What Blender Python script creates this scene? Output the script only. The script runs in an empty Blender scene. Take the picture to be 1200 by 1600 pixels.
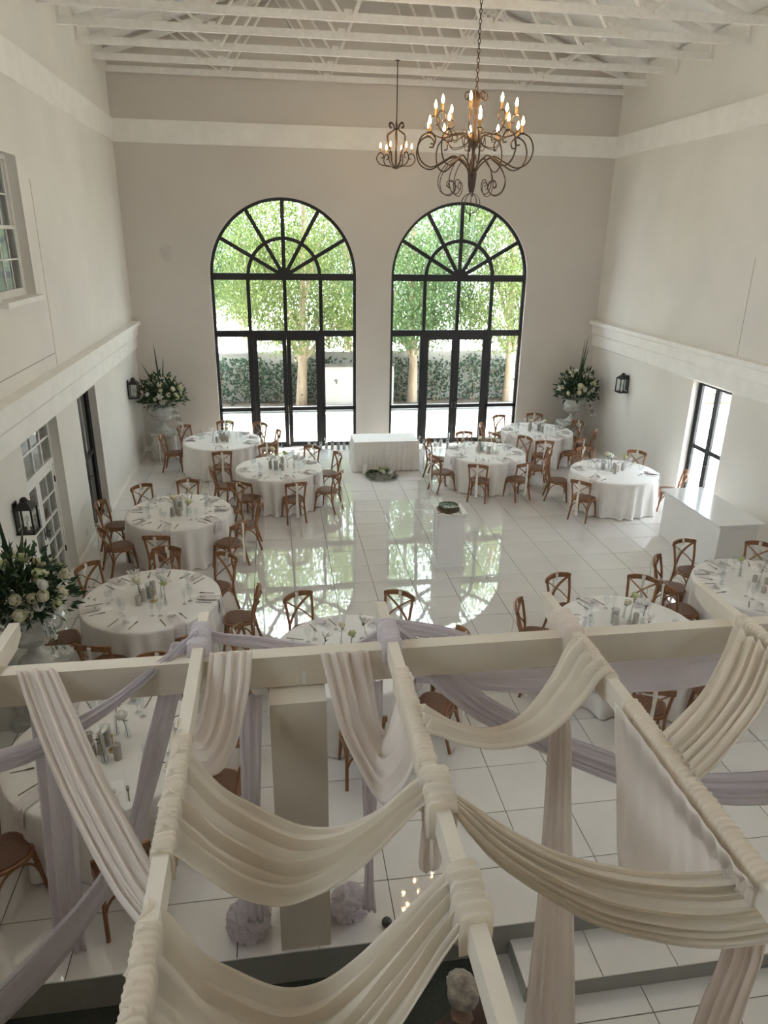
import bpy, bmesh, math, random
from math import sin, cos, pi, sqrt, atan2, radians, hypot
from mathutils import Vector, Matrix, noise
random.seed(7)
S = bpy.context.scene
COL = S.collection

# ------------------------------------------------------------------ camera
F_PX, YAW, PITCH, ROLL = 1107.9, 0.1533, 0.3678, 0.0154
CAM = Vector((3.541, 0.0, 5.4324))
FW = Vector((sin(YAW)*cos(PITCH), cos(YAW)*cos(PITCH), -sin(PITCH)))
_r = Vector((cos(YAW), -sin(YAW), 0)); _u = _r.cross(FW)
RT = _r*cos(ROLL) + _u*sin(ROLL)
UP = _u*cos(ROLL) - _r*sin(ROLL)
cd = bpy.data.cameras.new('camera'); cam = bpy.data.objects.new('camera', cd); COL.objects.link(cam)
cd.sensor_fit = 'VERTICAL'; cd.sensor_height = 36.0; cd.lens = F_PX/1600*36
cd.clip_start = 0.05; cd.clip_end = 300
M = Matrix((RT, UP, -FW)).transposed().to_4x4(); M.translation = CAM
cam.matrix_world = M
S.camera = cam

# ------------------------------------------------------------------ light
S.view_settings.view_transform = 'Standard'; S.view_settings.look = 'None'
S.view_settings.gamma = 1.0; S.view_settings.use_curve_mapping = False
S.view_settings.exposure = 2.25
SKY = 3.2
SUN = 11.0
W = bpy.data.worlds.new('world'); S.world = W; W.use_nodes = True
wn = W.node_tree.nodes; bg = wn['Background']
bg.inputs[0].default_value = (0.80, 0.90, 1.0, 1); bg.inputs[1].default_value = SKY
sd = bpy.data.lights.new('sun', 'SUN'); sd.energy = SUN; sd.angle = radians(0.6); sd.color = (1, 0.95, 0.86)
so = bpy.data.objects.new('sun', sd); COL.objects.link(so)
so.rotation_euler = Vector((0.22, 0.15, 0.96)).to_track_quat('Z', 'Y').to_euler()
so.location = (20, 22, 25)
S.cycles.use_denoising = True
S.cycles.max_bounces = 12; S.cycles.diffuse_bounces = 8; S.cycles.glossy_bounces = 4
S.cycles.transmission_bounces = 4; S.cycles.transparent_max_bounces = 24
S.cycles.caustics_reflective = False; S.cycles.caustics_refractive = False
S.cycles.sample_clamp_indirect = 6.0

D = 19.2; XR = 12.39; YN = -0.6           # far wall, right wall, near wall
FLOOR_EDGE = 4.16
LOW = -0.34

def portal(loc, size, direction):
    l = bpy.data.lights.new('daylight_portal', 'AREA'); l.shape = 'RECTANGLE'
    l.size, l.size_y = size; l.cycles.is_portal = True
    o = bpy.data.objects.new('daylight_portal', l); COL.objects.link(o); o.location = loc
    o.rotation_euler = (-Vector(direction)).to_track_quat('Z', 'Y').to_euler()

# ------------------------------------------------------------------ helpers
def ray(x, y): return FW + RT*((x-600)/F_PX) + UP*((800-y)/F_PX)
def at_z(x, y, z):
    d = ray(x, y); return CAM + d*((z-CAM.z)/d.z)
def at_y(x, y, Y):
    d = ray(x, y); return CAM + d*((Y-CAM.y)/d.y)
def px_of(P):
    d = Vector(P)-CAM; z = d.dot(FW)
    return 600+F_PX*d.dot(RT)/z, 800-F_PX*d.dot(UP)/z, z

def mat(name, col, rough=0.5, metal=0.0, var=0.0, vscale=4.0, bump=0.0, bscale=40.0, spec=0.5, emit=None, estr=0.0,
        trans=0.0, coat=0.0, sheen=0.0, aniso_var=None):
    m = bpy.data.materials.new(name); m.use_nodes = True
    nt = m.node_tree; b = nt.nodes['Principled BSDF']
    c4 = (*col, 1)
    b.inputs['Base Color'].default_value = c4
    b.inputs['Roughness'].default_value = rough; b.inputs['Metallic'].default_value = metal
    b.inputs['Specular IOR Level'].default_value = spec
    if coat: b.inputs['Coat Weight'].default_value = coat; b.inputs['Coat Roughness'].default_value = 0.03
    if sheen: b.inputs['Sheen Weight'].default_value = sheen
    if emit: b.inputs['Emission Color'].default_value = (*emit, 1); b.inputs['Emission Strength'].default_value = estr
    tc = nt.nodes.new('ShaderNodeTexCoord')
    if var:
        n = nt.nodes.new('ShaderNodeTexNoise'); n.inputs['Scale'].default_value = vscale; n.inputs['Detail'].default_value = 5
        mp = nt.nodes.new('ShaderNodeMapping')
        if aniso_var: mp.inputs['Scale'].default_value = aniso_var
        nt.links.new(tc.outputs['Object'], mp.inputs['Vector']); nt.links.new(mp.outputs[0], n.inputs['Vector'])
        r = nt.nodes.new('ShaderNodeValToRGB')
        r.color_ramp.elements[0].position = 0.3; r.color_ramp.elements[1].position = 0.7
        r.color_ramp.elements[0].color = (*[max(0, x*(1-var)) for x in col], 1)
        r.color_ramp.elements[1].color = (*[min(1, x*(1+var)) for x in col], 1)
        nt.links.new(n.outputs['Fac'], r.inputs[0]); nt.links.new(r.outputs[0], b.inputs['Base Color'])
    if bump:
        n2 = nt.nodes.new('ShaderNodeTexNoise'); n2.inputs['Scale'].default_value = bscale; n2.inputs['Detail'].default_value = 4
        nt.links.new(tc.outputs['Object'], n2.inputs['Vector'])
        bp = nt.nodes.new('ShaderNodeBump'); bp.inputs['Strength'].default_value = bump; bp.inputs['Distance'].default_value = 0.02
        nt.links.new(n2.outputs['Fac'], bp.inputs['Height']); nt.links.new(bp.outputs[0], b.inputs['Normal'])
    if trans:
        o = nt.nodes['Material Output']; t = nt.nodes.new('ShaderNodeBsdfTranslucent'); t.inputs[0].default_value = c4
        mx = nt.nodes.new('ShaderNodeMixShader'); mx.inputs[0].default_value = trans
        nt.links.new(b.outputs[0], mx.inputs[1]); nt.links.new(t.outputs[0], mx.inputs[2]); nt.links.new(mx.outputs[0], o.inputs[0])
    return m

def glass_mat(name, tint=(1, 1, 1), facing=0.0, minref=0.03):
    m = bpy.data.materials.new(name); m.use_nodes = True; nt = m.node_tree
    for n in list(nt.nodes):
        if n.type != 'OUTPUT_MATERIAL': nt.nodes.remove(n)
    o = nt.nodes['Material Output']
    t = nt.nodes.new('ShaderNodeBsdfTransparent'); t.inputs[0].default_value = (*tint, 1)
    g = nt.nodes.new('ShaderNodeBsdfGlossy'); g.inputs['Roughness'].default_value = 0.02
    f = nt.nodes.new('ShaderNodeLayerWeight'); f.inputs[0].default_value = 0.5
    pw = nt.nodes.new('ShaderNodeMath'); pw.operation = 'POWER'; pw.inputs[1].default_value = 4.0
    ma = nt.nodes.new('ShaderNodeMath'); ma.operation = 'MULTIPLY_ADD'; ma.inputs[1].default_value = 0.7; ma.inputs[2].default_value = minref+facing
    ma.use_clamp = True
    nt.links.new(f.outputs['Facing'], pw.inputs[0]); nt.links.new(pw.outputs[0], ma.inputs[0])
    mx = nt.nodes.new('ShaderNodeMixShader')
    nt.links.new(ma.outputs[0], mx.inputs[0]); nt.links.new(t.outputs[0], mx.inputs[1]); nt.links.new(g.outputs[0], mx.inputs[2])
    nt.links.new(mx.outputs[0], o.inputs[0])
    return m

MT = {}
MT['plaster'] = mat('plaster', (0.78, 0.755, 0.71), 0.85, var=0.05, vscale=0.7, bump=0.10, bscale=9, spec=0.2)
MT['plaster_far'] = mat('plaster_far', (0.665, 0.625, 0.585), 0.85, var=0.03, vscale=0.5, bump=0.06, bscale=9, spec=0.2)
MT['plaster_warm'] = mat('plaster_warm', (0.46, 0.39, 0.32), 0.85, var=0.05, vscale=0.7, bump=0.10, bscale=9, spec=0.2)  # brown chosen so the unseen near wall bounces dim, warm light
MT['trim'] = mat('trim_paint', (0.88, 0.865, 0.83), 0.6, var=0.04, vscale=3, bump=0.05, bscale=12, spec=0.3)
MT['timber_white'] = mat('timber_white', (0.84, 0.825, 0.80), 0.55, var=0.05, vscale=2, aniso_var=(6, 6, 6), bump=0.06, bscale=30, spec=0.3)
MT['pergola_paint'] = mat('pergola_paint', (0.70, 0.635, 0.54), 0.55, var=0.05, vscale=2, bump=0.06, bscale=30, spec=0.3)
MT['ceiling'] = mat('ceiling_sheet', (0.88, 0.88, 0.87), 0.7, var=0.02, vscale=1, spec=0.3)
MT['grout'] = mat('grout', (0.09, 0.085, 0.08), 0.9)
MT['tile'] = mat('tile', (0.69, 0.665, 0.64), 0.03, var=0.03, vscale=1.5, bump=0.010, bscale=3.5, spec=1.0, coat=0.8)
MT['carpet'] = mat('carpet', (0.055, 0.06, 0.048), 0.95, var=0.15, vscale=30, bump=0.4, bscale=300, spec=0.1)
MT['riser'] = mat('riser', (0.32, 0.32, 0.29), 0.4, var=0.05)
MT['black_frame'] = mat('black_frame', (0.018, 0.018, 0.022), 0.4, var=0.1, vscale=20)
MT['white_frame'] = mat('white_frame', (0.80, 0.79, 0.76), 0.5, var=0.03, vscale=5)
MT['glass'] = glass_mat('pane_glass', (0.97, 0.985, 0.98), 0.0)
MT['glassware'] = glass_mat('glassware', (0.94, 0.96, 0.97), 0.10)
MT['wood'] = mat('chair_wood', (0.245, 0.11, 0.048), 0.38, var=0.35, vscale=9, aniso_var=(1, 1, 0.25), spec=0.5)
MT['seat'] = mat('chair_seat', (0.155, 0.075, 0.045), 0.55, var=0.2, vscale=60, bump=0.2, bscale=150)
MT['sash'] = mat('sash_cloth', (0.86, 0.82, 0.76), 0.85, var=0.04, bump=0.1, bscale=60, trans=0.25)
MT['cloth'] = mat('table_linen', (0.80, 0.775, 0.75), 0.85, var=0.03, vscale=6, bump=0.06, bscale=120, spec=0.2)
MT['napkin'] = mat('napkin_linen', (0.66, 0.62, 0.61), 0.9, var=0.08, vscale=30, bump=0.2, bscale=60)
MT['card'] = mat('card', (0.86, 0.85, 0.83), 0.6, var=0.02)
MT['steel'] = mat('dark_cutlery', (0.30, 0.27, 0.24), 0.25, 0.9, var=0.1, vscale=20)
MT['candle'] = mat('candle_wax', (0.44, 0.405, 0.355), 0.6, var=0.06, vscale=20)
MT['wick'] = mat('wick', (0.05, 0.04, 0.03), 0.9, var=0.1)
MT['iron'] = mat('wrought_iron', (0.075, 0.052, 0.04), 0.45, 0.6, var=0.4, vscale=25)
MT['bulb'] = mat('bulb', (1, 0.85, 0.6), 0.3, emit=(1.0, 0.62, 0.25), estr=40)
MT['candle_tube'] = mat('candle_tube', (0.55, 0.30, 0.10), 0.6, var=0.2, vscale=20)
MT['brass'] = mat('brass', (0.50, 0.36, 0.14), 0.3, 0.9, var=0.1)
MT['stone'] = mat('urn_stone', (0.50, 0.50, 0.47), 0.85, var=0.18, vscale=8, bump=0.25, bscale=30)
MT['leaf_dark'] = mat('leaf_dark', (0.022, 0.055, 0.026), 0.5, var=0.4, vscale=12, trans=0.2)
MT['leaf'] = mat('leaf', (0.055, 0.11, 0.045), 0.5, var=0.4, vscale=12, trans=0.25)
MT['leaf_olive'] = mat('leaf_olive', (0.11, 0.14, 0.05), 0.5, var=0.3, vscale=12, trans=0.25)
MT['petal'] = mat('petal_cream', (0.80, 0.77, 0.60), 0.7, var=0.10, vscale=30, trans=0.2)
MT['petal_white'] = mat('petal_white', (0.85, 0.84, 0.80), 0.7, var=0.05, vscale=30, trans=0.2)
MT['petal_green'] = mat('petal_green', (0.62, 0.66, 0.38), 0.7, var=0.15, vscale=30, trans=0.2)
MT['lantern'] = mat('lantern_black', (0.02, 0.02, 0.022), 0.45, 0.3, var=0.2)
MT['counter'] = mat('counter_white', (0.80, 0.79, 0.775), 0.5, var=0.02)
MT['counter_top'] = mat('counter_top', (0.80, 0.81, 0.82), 0.15, var=0.02, coat=0.3)
MT['drape'] = mat('drape_ivory', (0.94, 0.89, 0.81), 0.9, var=0.02, vscale=5, bump=0.05, bscale=250, trans=0.65, spec=0.15)
MT['drape_pale'] = mat('drape_pale', (0.93, 0.875, 0.83), 0.9, var=0.02, vscale=5, bump=0.05, bscale=250, trans=0.65, spec=0.15)
MT['lavender'] = mat('drape_lavender', (0.82, 0.782, 0.812), 0.9, var=0.03, vscale=5, bump=0.05, bscale=250, trans=0.6, spec=0.15)
MT['hair'] = mat('hair_grey', (0.42, 0.38, 0.33), 0.6, var=0.45, vscale=18, bump=0.4, bscale=80)
MT['skin'] = mat('skin', (0.26, 0.165, 0.12), 0.55, var=0.08, vscale=8)
MT['shirt'] = mat('shirt', (0.10, 0.065, 0.05), 0.85, var=0.15, vscale=10)
MT['trousers'] = mat('trousers', (0.03, 0.03, 0.035), 0.85, var=0.15, vscale=10)
MT['garden_wall'] = mat('garden_wall', (0.42, 0.41, 0.385), 0.9, var=0.08, vscale=1.5, bump=0.1)
MT['paving'] = mat('paving', (0.40, 0.385, 0.36), 0.8, var=0.10, vscale=2, bump=0.1, bscale=20)
MT['kerb'] = mat('kerb', (0.78, 0.77, 0.75), 0.8, var=0.05)
MT['water'] = mat('water', (0.02, 0.028, 0.026), 0.05, var=0.1, bump=0.05, bscale=6)
MT['bark'] = mat('bark', (0.40, 0.31, 0.22), 0.9, var=0.3, vscale=6, aniso_var=(1, 1, 0.2), bump=0.4, bscale=20)
MT['tree_leaf'] = mat('tree_leaf', (0.15, 0.20, 0.06), 0.55, var=0.45, vscale=2.5, trans=0.45)
MT['tree_leaf2'] = mat('tree_leaf2', (0.11, 0.18, 0.07), 0.55, var=0.45, vscale=2.5, trans=0.45)
MT['shrub_leaf'] = mat('shrub_leaf', (0.035, 0.075, 0.04), 0.5, var=0.4, vscale=5, trans=0.3)
MT['neighbour'] = mat('neighbour_wall', (0.42, 0.43, 0.43), 0.9, var=0.1)
MT['neighbour_roof'] = mat('neighbour_roof', (0.16, 0.17, 0.18), 0.9, var=0.15)
MT['soil'] = mat('soil', (0.10, 0.08, 0.06), 0.95, var=0.3, vscale=8)
MT['book'] = mat('woven_tray', (0.16, 0.11, 0.07), 0.6, var=0.3, vscale=40, bump=0.3, bscale=80)
MT['metal_dark'] = mat('fixture_metal', (0.10, 0.095, 0.09), 0.4, 0.7, var=0.2)
MT['joint'] = mat('joint', (0.36, 0.34, 0.31), 0.9, var=0.2)
MT['stain'] = mat('plaster_stain', (0.60, 0.57, 0.545), 0.9, var=0.08, vscale=5)

class MB:
    """collects shapes into one mesh"""
    def __init__(s): s.v = []; s.f = []
    def add(s, vs, fs):
        n = len(s.v); s.v += [tuple(x) for x in vs]; s.f += [tuple(i+n for i in f) for f in fs]; return s
    def box(s, a, b):
        x0, y0, z0 = a; x1, y1, z1 = b
        vs = [(x0, y0, z0), (x1, y0, z0), (x1, y1, z0), (x0, y1, z0), (x0, y0, z1), (x1, y0, z1), (x1, y1, z1), (x0, y1, z1)]
        return s.add(vs, [(0, 3, 2, 1), (4, 5, 6, 7), (0, 1, 5, 4), (1, 2, 6, 5), (2, 3, 7, 6), (3, 0, 4, 7)])
    def bar(s, p, q, w, h, up=(0, 0, 1)):
        p = Vector(p); q = Vector(q); d = (q-p).normalized(); up = Vector(up)
        a = d.cross(up)
        if a.length < 1e-4: a = d.cross(Vector((1, 0, 0)))
        a.normalize(); b = a.cross(d).normalized()
        vs = []
        for c in (p, q):
            for i, j in ((-1, -1), (1, -1), (1, 1), (-1, 1)): vs.append(c+a*(w/2*i)+b*(h/2*j))
        return s.add(vs, [(3, 2, 1, 0), (4, 5, 6, 7), (0, 1, 5, 4), (1, 2, 6, 5), (2, 3, 7, 6), (3, 0, 4, 7)])
    def tube(s, pts, r, n=8, cap=True, flat=None):
        pts = [Vector(p) for p in pts]; N = len(pts)
        rs = r if isinstance(r, (list, tuple)) else [r]*N
        vs = []; prev = None
        for i, p in enumerate(pts):
            t = (pts[min(i+1, N-1)]-pts[max(i-1, 0)])
            if t.length < 1e-9: t = Vector((0, 0, 1))
            t.normalize()
            if prev is None:
                ref = Vector((0, 0, 1)) if abs(t.z) < 0.9 else Vector((1, 0, 0))
                a = t.cross(ref).normalized()
            else:
                a = prev - t*prev.dot(t)
                a = a.normalized() if a.length > 1e-6 else t.cross(Vector((0, 0, 1))).normalized()
            prev = a; b = t.cross(a)
            k = flat or 1.0
            for j in range(n):
                th = 2*pi*j/n; vs.append(p + a*(rs[i]*cos(th)) + b*(rs[i]*k*sin(th)))
        fs = []
        for i in range(N-1):
            for j in range(n):
                fs.append((i*n+j, i*n+(j+1) % n, (i+1)*n+(j+1) % n, (i+1)*n+j))
        if cap:
            fs.append(tuple(reversed(range(n)))); fs.append(tuple((N-1)*n+j for j in range(n)))
        return s.add(vs, fs)
    def lathe(s, prof, n=24, c=(0, 0, 0), mod=None, cap=True):
        vs = []
        for i, (r, z) in enumerate(prof):
            for j in range(n):
                th = 2*pi*j/n; rr = r*(mod(i, th) if mod else 1)
                vs.append((c[0]+rr*cos(th), c[1]+rr*sin(th), c[2]+z))
        fs = []
        for i in range(len(prof)-1):
            for j in range(n):
                fs.append((i*n+j, i*n+(j+1) % n, (i+1)*n+(j+1) % n, (i+1)*n+j))
        if cap:
            if prof[0][0] > 1e-5: fs.append(tuple(reversed(range(n))))
            if prof[-1][0] > 1e-5: fs.append(tuple((len(prof)-1)*n+j for j in range(n)))
        return s.add(vs, fs)
    def prism(s, poly, y0, y1, plane='xz'):
        n = len(poly)
        def P(a, b, c): return (a, c, b) if plane == 'xz' else ((c, a, b) if plane == 'yz' else (a, b, c))
        vs = [P(a, b, y0) for a, b in poly] + [P(a, b, y1) for a, b in poly]
        fs = [tuple(range(n)), tuple(reversed(range(n, 2*n)))] + [(i, n+i, n+(i+1) % n, (i+1) % n) for i in range(n)]
        return s.add(vs, fs)
    def ball(s, c, r, nu=10, nv=7, sc=(1, 1, 1)):
        prof = [(r*sin(pi*i/nv), -r*cos(pi*i/nv)) for i in range(nv+1)]
        vs = []
        for rr, z in prof:
            for j in range(nu):
                th = 2*pi*j/nu; vs.append((c[0]+sc[0]*rr*cos(th), c[1]+sc[1]*rr*sin(th), c[2]+sc[2]*z))
        fs = []
        for i in range(nv):
            for j in range(nu): fs.append((i*nu+j, i*nu+(j+1) % nu, (i+1)*nu+(j+1) % nu, (i+1)*nu+j))
        return s.add(vs, fs)
    def leaf(s, c, d, n, L, Wd, bend=0.15):
        d = Vector(d).normalized(); n = Vector(n); a = d.cross(n)
        if a.length < 1e-4: a = d.cross(Vector((0.3, 0.5, 1)))
        a.normalize(); n = a.cross(d); c = Vector(c)
        vs = [c, c+d*(L*.35)+a*(Wd/2)+n*bend*L*.3, c+d*L-n*bend*L*.5, c+d*(L*.35)-a*(Wd/2)+n*bend*L*.3]
        return s.add(vs, [(0, 1, 2, 3)])
    def mesh(s, name, smooth=False, recalc=True):
        me = bpy.data.meshes.new(name); me.from_pydata(s.v, [], s.f)
        bm = bmesh.new(); bm.from_mesh(me)
        if recalc: bmesh.ops.recalc_face_normals(bm, faces=bm.faces)
        if smooth:
            for f in bm.faces: f.smooth = True
        bm.to_mesh(me); bm.free()
        if smooth:
            try: me.set_sharp_from_angle(angle=radians(50))
            except Exception: pass
        return me
    def build(s, name, m, parent=None, smooth=False, loc=None, recalc=True):
        me = s.mesh(name, smooth, recalc); me.materials.append(MT[m] if isinstance(m, str) else m)
        return link(name, me, parent, loc)

def link(name, me, parent=None, loc=None):
    o = bpy.data.objects.new(name, me); COL.objects.link(o)
    if parent: o.parent = parent
    if loc is not None: o.location = loc
    return o
def tag(o, label=None, cat=None, group=None, kind=None):
    if label: o['label'] = label
    if cat: o['category'] = cat
    if group: o['group'] = group
    if kind: o['kind'] = kind
    return o
def empty(name, loc=(0, 0, 0), rz=0.0):
    o = bpy.data.objects.new(name, None); COL.objects.link(o); o.location = loc; o.rotation_euler = (0, 0, rz)
    o.empty_display_size = 0.1
    return o
def struct(o): o['kind'] = 'structure'; return o
def kids(o): return KIDS.get(o.name, [])
KIDS = {}
def note_tree(o):
    KIDS[o.name] = [c for c in bpy.data.objects if c.parent == o]
    for c in KIDS[o.name]: note_tree(c)
def dup(o, parent=None):
    c = o.copy(); COL.objects.link(c); c.parent = parent
    for ch in kids(o): dup(ch, c)
    return c
def cat_rom(P, n):
    out = []
    N = len(P)
    for i in range(N-1):
        p0 = P[max(i-1, 0)]; p1 = P[i]; p2 = P[i+1]; p3 = P[min(i+2, N-1)]
        for k in range(n):
            t = k/n
            out.append(0.5*((2*p1)+(p2-p0)*t+(2*p0-5*p1+4*p2-p3)*t*t+(3*p1-p0-3*p2+p3)*t*t*t))
    out.append(P[-1].copy()); return out
def V(*a): return Vector(a)

# ================================================================== SETTING
def cells_wall(name, m, plane, t0, t1, a0, a1, b0, b1, holes):
    """box-cell wall; plane 'x' spans (y,z) between x=t0..t1, plane 'y' spans (x,z)"""
    A = sorted({a0, a1, *[h[0] for h in holes], *[h[1] for h in holes]})
    B = sorted({b0, b1, *[h[2] for h in holes], *[h[3] for h in holes]})
    mb = MB()
    for i in range(len(A)-1):
        for j in range(len(B)-1):
            ca = (A[i]+A[i+1])/2; cb = (B[j]+B[j+1])/2
            if any(h[0] < ca < h[1] and h[2] < cb < h[3] for h in holes): continue
            if plane == 'x': mb.box((t0, A[i], B[j]), (t1, A[i+1], B[j+1]))
            else: mb.box((A[i], t0, B[j]), (A[i+1], t1, B[j+1]))
    return struct(mb.build(name, m))

WALL_TOP = 9.35
UPW_L = [(10.35, 11.85), (7.2, 8.7), (3.9, 5.4), (0.8, 2.3)]  # only the first is in view; the others are added to light the foreground
ADDED_UPW_R = [(4.6, 6.1), (1.4, 2.9)]  # both added out of view to light the foreground drapes
LH = [(10.1, 11.88, 0.0, 2.79), (13.2, 14.56, 0.0, 2.68)] + [(a, b, 4.57, 6.46) for a, b in UPW_L]
RH = [(12.68, 14.05, 0.0, 2.74)] + [(a, b, 4.57, 6.46) for a, b in ADDED_UPW_R]
wl = cells_wall('wall_left', 'plaster', 'x', -0.30, 0.0, YN, D+0.3, LOW-0.1, WALL_TOP, LH)
wr = cells_wall('wall_right', 'plaster', 'x', XR, XR+0.30, YN, D+0.3, LOW-0.1, WALL_TOP, RH)
NH = [(9.4, 10.6, 6.2, 7.7)]
wnr = cells_wall('wall_near', 'plaster_warm', 'y', YN-0.3, YN, -0.3, XR+0.3, LOW-0.1, WALL_TOP, NH)
MB().prism([(-0.3, WALL_TOP), (XR+0.3, WALL_TOP), (XR/2, 11.6)], YN-0.3, YN).build('gable', 'plaster_warm', wnr)
# control joints in the side walls
for (x, y, z0, z1) in ((0.001, 12.35, 3.4, 6.2), (XR-0.001, 12.75, 3.4, 5.2)):
    j = MB().box((x-0.002, y, z0), (x+0.002, y+0.012, z1)); j.build('joint', 'joint', wl if x < 1 else wr)
MB().box((-0.001, 9.0, 3.62), (0.002, 12.35, 3.632)).build('joint', 'joint', wl)

WIN = [(3.84, 1.85), (8.45, 1.84)]; ZS = 4.50
def far_wall():
    mb = MB(); y0, y1 = D, D+0.3; zb = -0.1; zr = ZS+1.85+0.15
    xs = [-0.3] + sum([[c-r, c+r] for c, r in WIN], []) + [XR+0.3]
    for i in (0, 2, 4): mb.box((xs[i], y0, zb), (xs[i+1], y1, zr))
    for c, r in WIN:
        n = 40
        for k in range(n):
            t0 = pi*k/n; t1 = pi*(k+1)/n
            q = [(c+r*cos(t0), ZS+r*sin(t0)), (c+r*cos(t1), ZS+r*sin(t1))]
            mb.prism([q[0], (q[0][0], zr), (q[1][0], zr), q[1]], y0, y1)
    mb.prism([(-0.3, zr), (XR+0.3, zr), (XR+0.3, WALL_TOP), (XR/2, 11.6), (-0.3, WALL_TOP)], y0, y1)
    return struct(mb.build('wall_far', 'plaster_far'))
wf = far_wall()
st = MB(); st.prism([(0.98+0.16*cos(t)*(1+.1*sin(3*t)), 5.02+0.2*sin(t)) for t in [2*pi*i/20 for i in range(20)]], D-0.002, D)  # thin rounded grey patch on the far wall
st.build('stain', 'stain', wf)

# ceiling : two slopes of sheeting
def roof_z(x): return 9.36 + 0.345*min(x, XR-x) if 0 <= x <= XR else 9.3
ce = MB()
ce.prism([(-0.3, 9.28), (XR/2, roof_z(XR/2)+0.04), (XR+0.3, 9.28), (XR+0.3, 9.36), (XR/2, roof_z(XR/2)+0.14), (-0.3, 9.36)], YN-0.2, D+0.3)
struct(ce.build('ceiling', 'ceiling'))

# trims
tz0, tz1 = 7.445, 7.93
k = 1
def trim(a, b, m='trim'):
    global k
    o = struct(MB().box(a, b).build('trim_%d' % k, m)); k += 1; return o
trim((0, YN, tz0), (0.05, D, tz1)); trim((XR-0.05, YN, tz0), (XR, D, tz1)); trim((0.05, D-0.05, tz0), (XR-0.05, D, tz1))
def ledge(side):
    global k
    prof = [(0, 2.70), (0.05, 2.74), (0.06, 3.02), (0.10, 3.07), (0.10, 3.27), (0.185, 3.31), (0.185, 3.40), (0, 3.41)]
    mb = MB(); n = len(prof)
    vs = []
    for y in (YN, D):
        for (d, z) in prof: vs.append((d if side < 0 else XR-d, y, z))
    mb.add(vs, [tuple(range(n)), tuple(range(n, 2*n))]+[(i, (i+1) % n, n+(i+1) % n, n+i) for i in range(n)])
    o = struct(mb.build('trim_%d' % k, 'trim')); k += 1
ledge(-1); ledge(1)
for side, holes in (('left', LH), ('right', RH)):
    segs = []; y = FLOOR_EDGE
    for h in sorted([h for h in holes if h[2] < 0.1]):
        segs.append((y, h[0])); y = h[1]
    segs.append((y, D))
    mb = MB()
    for a, b in segs:
        if side == 'left': mb.box((0, a, 0.0), (0.018, b, 0.12))
        else: mb.box((XR-0.018, a, 0.0), (XR, b, 0.12))
    struct(mb.build('baseboard_'+side, 'trim'))
mb = MB()
xs = [0.02, WIN[0][0]-WIN[0][1], WIN[0][0]+WIN[0][1], WIN[1][0]-WIN[1][1], WIN[1][0]+WIN[1][1], XR-0.02]
for i in (0, 2, 4): mb.box((xs[i], D-0.018, 0), (xs[i+1], D, 0.12))
struct(mb.build('baseboard_far', 'trim'))

# floor with tiles
TS = 0.66; GAP = 0.007
fl = struct(MB().box((-0.3, FLOOR_EDGE+0.01, -0.40), (XR+0.3, D+0.3, -0.006)).build('floor', 'grout'))
fl2 = MB()
x0 = 4.36 - TS*7; y0 = 5.40 - TS*2
tiles = []
for i in range(20):
    for j in range(23):
        a0, a1 = x0+i*TS, x0+(i+1)*TS; b0, b1 = y0+j*TS, y0+(j+1)*TS
        a0 = max(a0, 0.0); a1 = min(a1, XR); b0 = max(b0, FLOOR_EDGE-0.01); b1 = min(b1, D)
        if a1-a0 < 0.06 or b1-b0 < 0.06: continue
        tiles.append((a0, a1, b0, b1))
def in_view(t):
    for sx, sy in ((.5, .5), (.1, .1), (.9, .1), (.1, .9), (.9, .9)):
        p = (t[0]+(t[1]-t[0])*sx, t[2]+(t[3]-t[2])*sy, 0); u, v, z = px_of(p)
        if 0 < u < 1200 and 0 < v < 1600: return True
    return False
vis = sorted([t for t in tiles if in_view(t)], key=lambda t: -(t[1]-t[0])*(t[3]-t[2])/((t[0]-CAM.x)**2+t[2]**2+29)**1.5)
one = {}
def tile_mesh(w, d):
    key = (round(w, 3), round(d, 3))
    if key not in one:
        m_ = MB(); h = 0.006; e = 0.002; w2 = w/2-GAP/2; d2 = d/2-GAP/2
        vs = [(-w2, -d2, -h), (w2, -d2, -h), (w2, d2, -h), (-w2, d2, -h), (-w2, -d2, -e), (w2, -d2, -e), (w2, d2, -e), (-w2, d2, -e),
              (-w2+e, -d2+e, 0), (w2-e, -d2+e, 0), (w2-e, d2-e, 0), (-w2+e, d2-e, 0)]
        fs = [(8, 9, 10, 11)]
        for q in (0, 4):
            for i in range(4): fs.append((q+i, q+(i+1) % 4, q+4+(i+1) % 4, q+4+i))
        me = m_.add(vs, fs).mesh('tile'); me.materials.append(MT['tile']); one[key] = me
    return one[key]
rt = random.Random(3)
sel = set(vis[:300])
for t in vis[:300]:
    o = link('tile', tile_mesh(t[1]-t[0], t[3]-t[2]), fl, ((t[0]+t[1])/2, (t[2]+t[3])/2, 0))
    o.rotation_euler = (rt.gauss(0, 0.0011), rt.gauss(0, 0.0011), 0)
rest = MB()
for t in tiles:
    if t in sel: continue
    rest.box((t[0]+GAP/2, t[2]+GAP/2, -0.006), (t[1]-GAP/2, t[3]-GAP/2, 0))
tag(rest.build('tile_field', 'tile', fl), kind='stuff')
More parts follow.
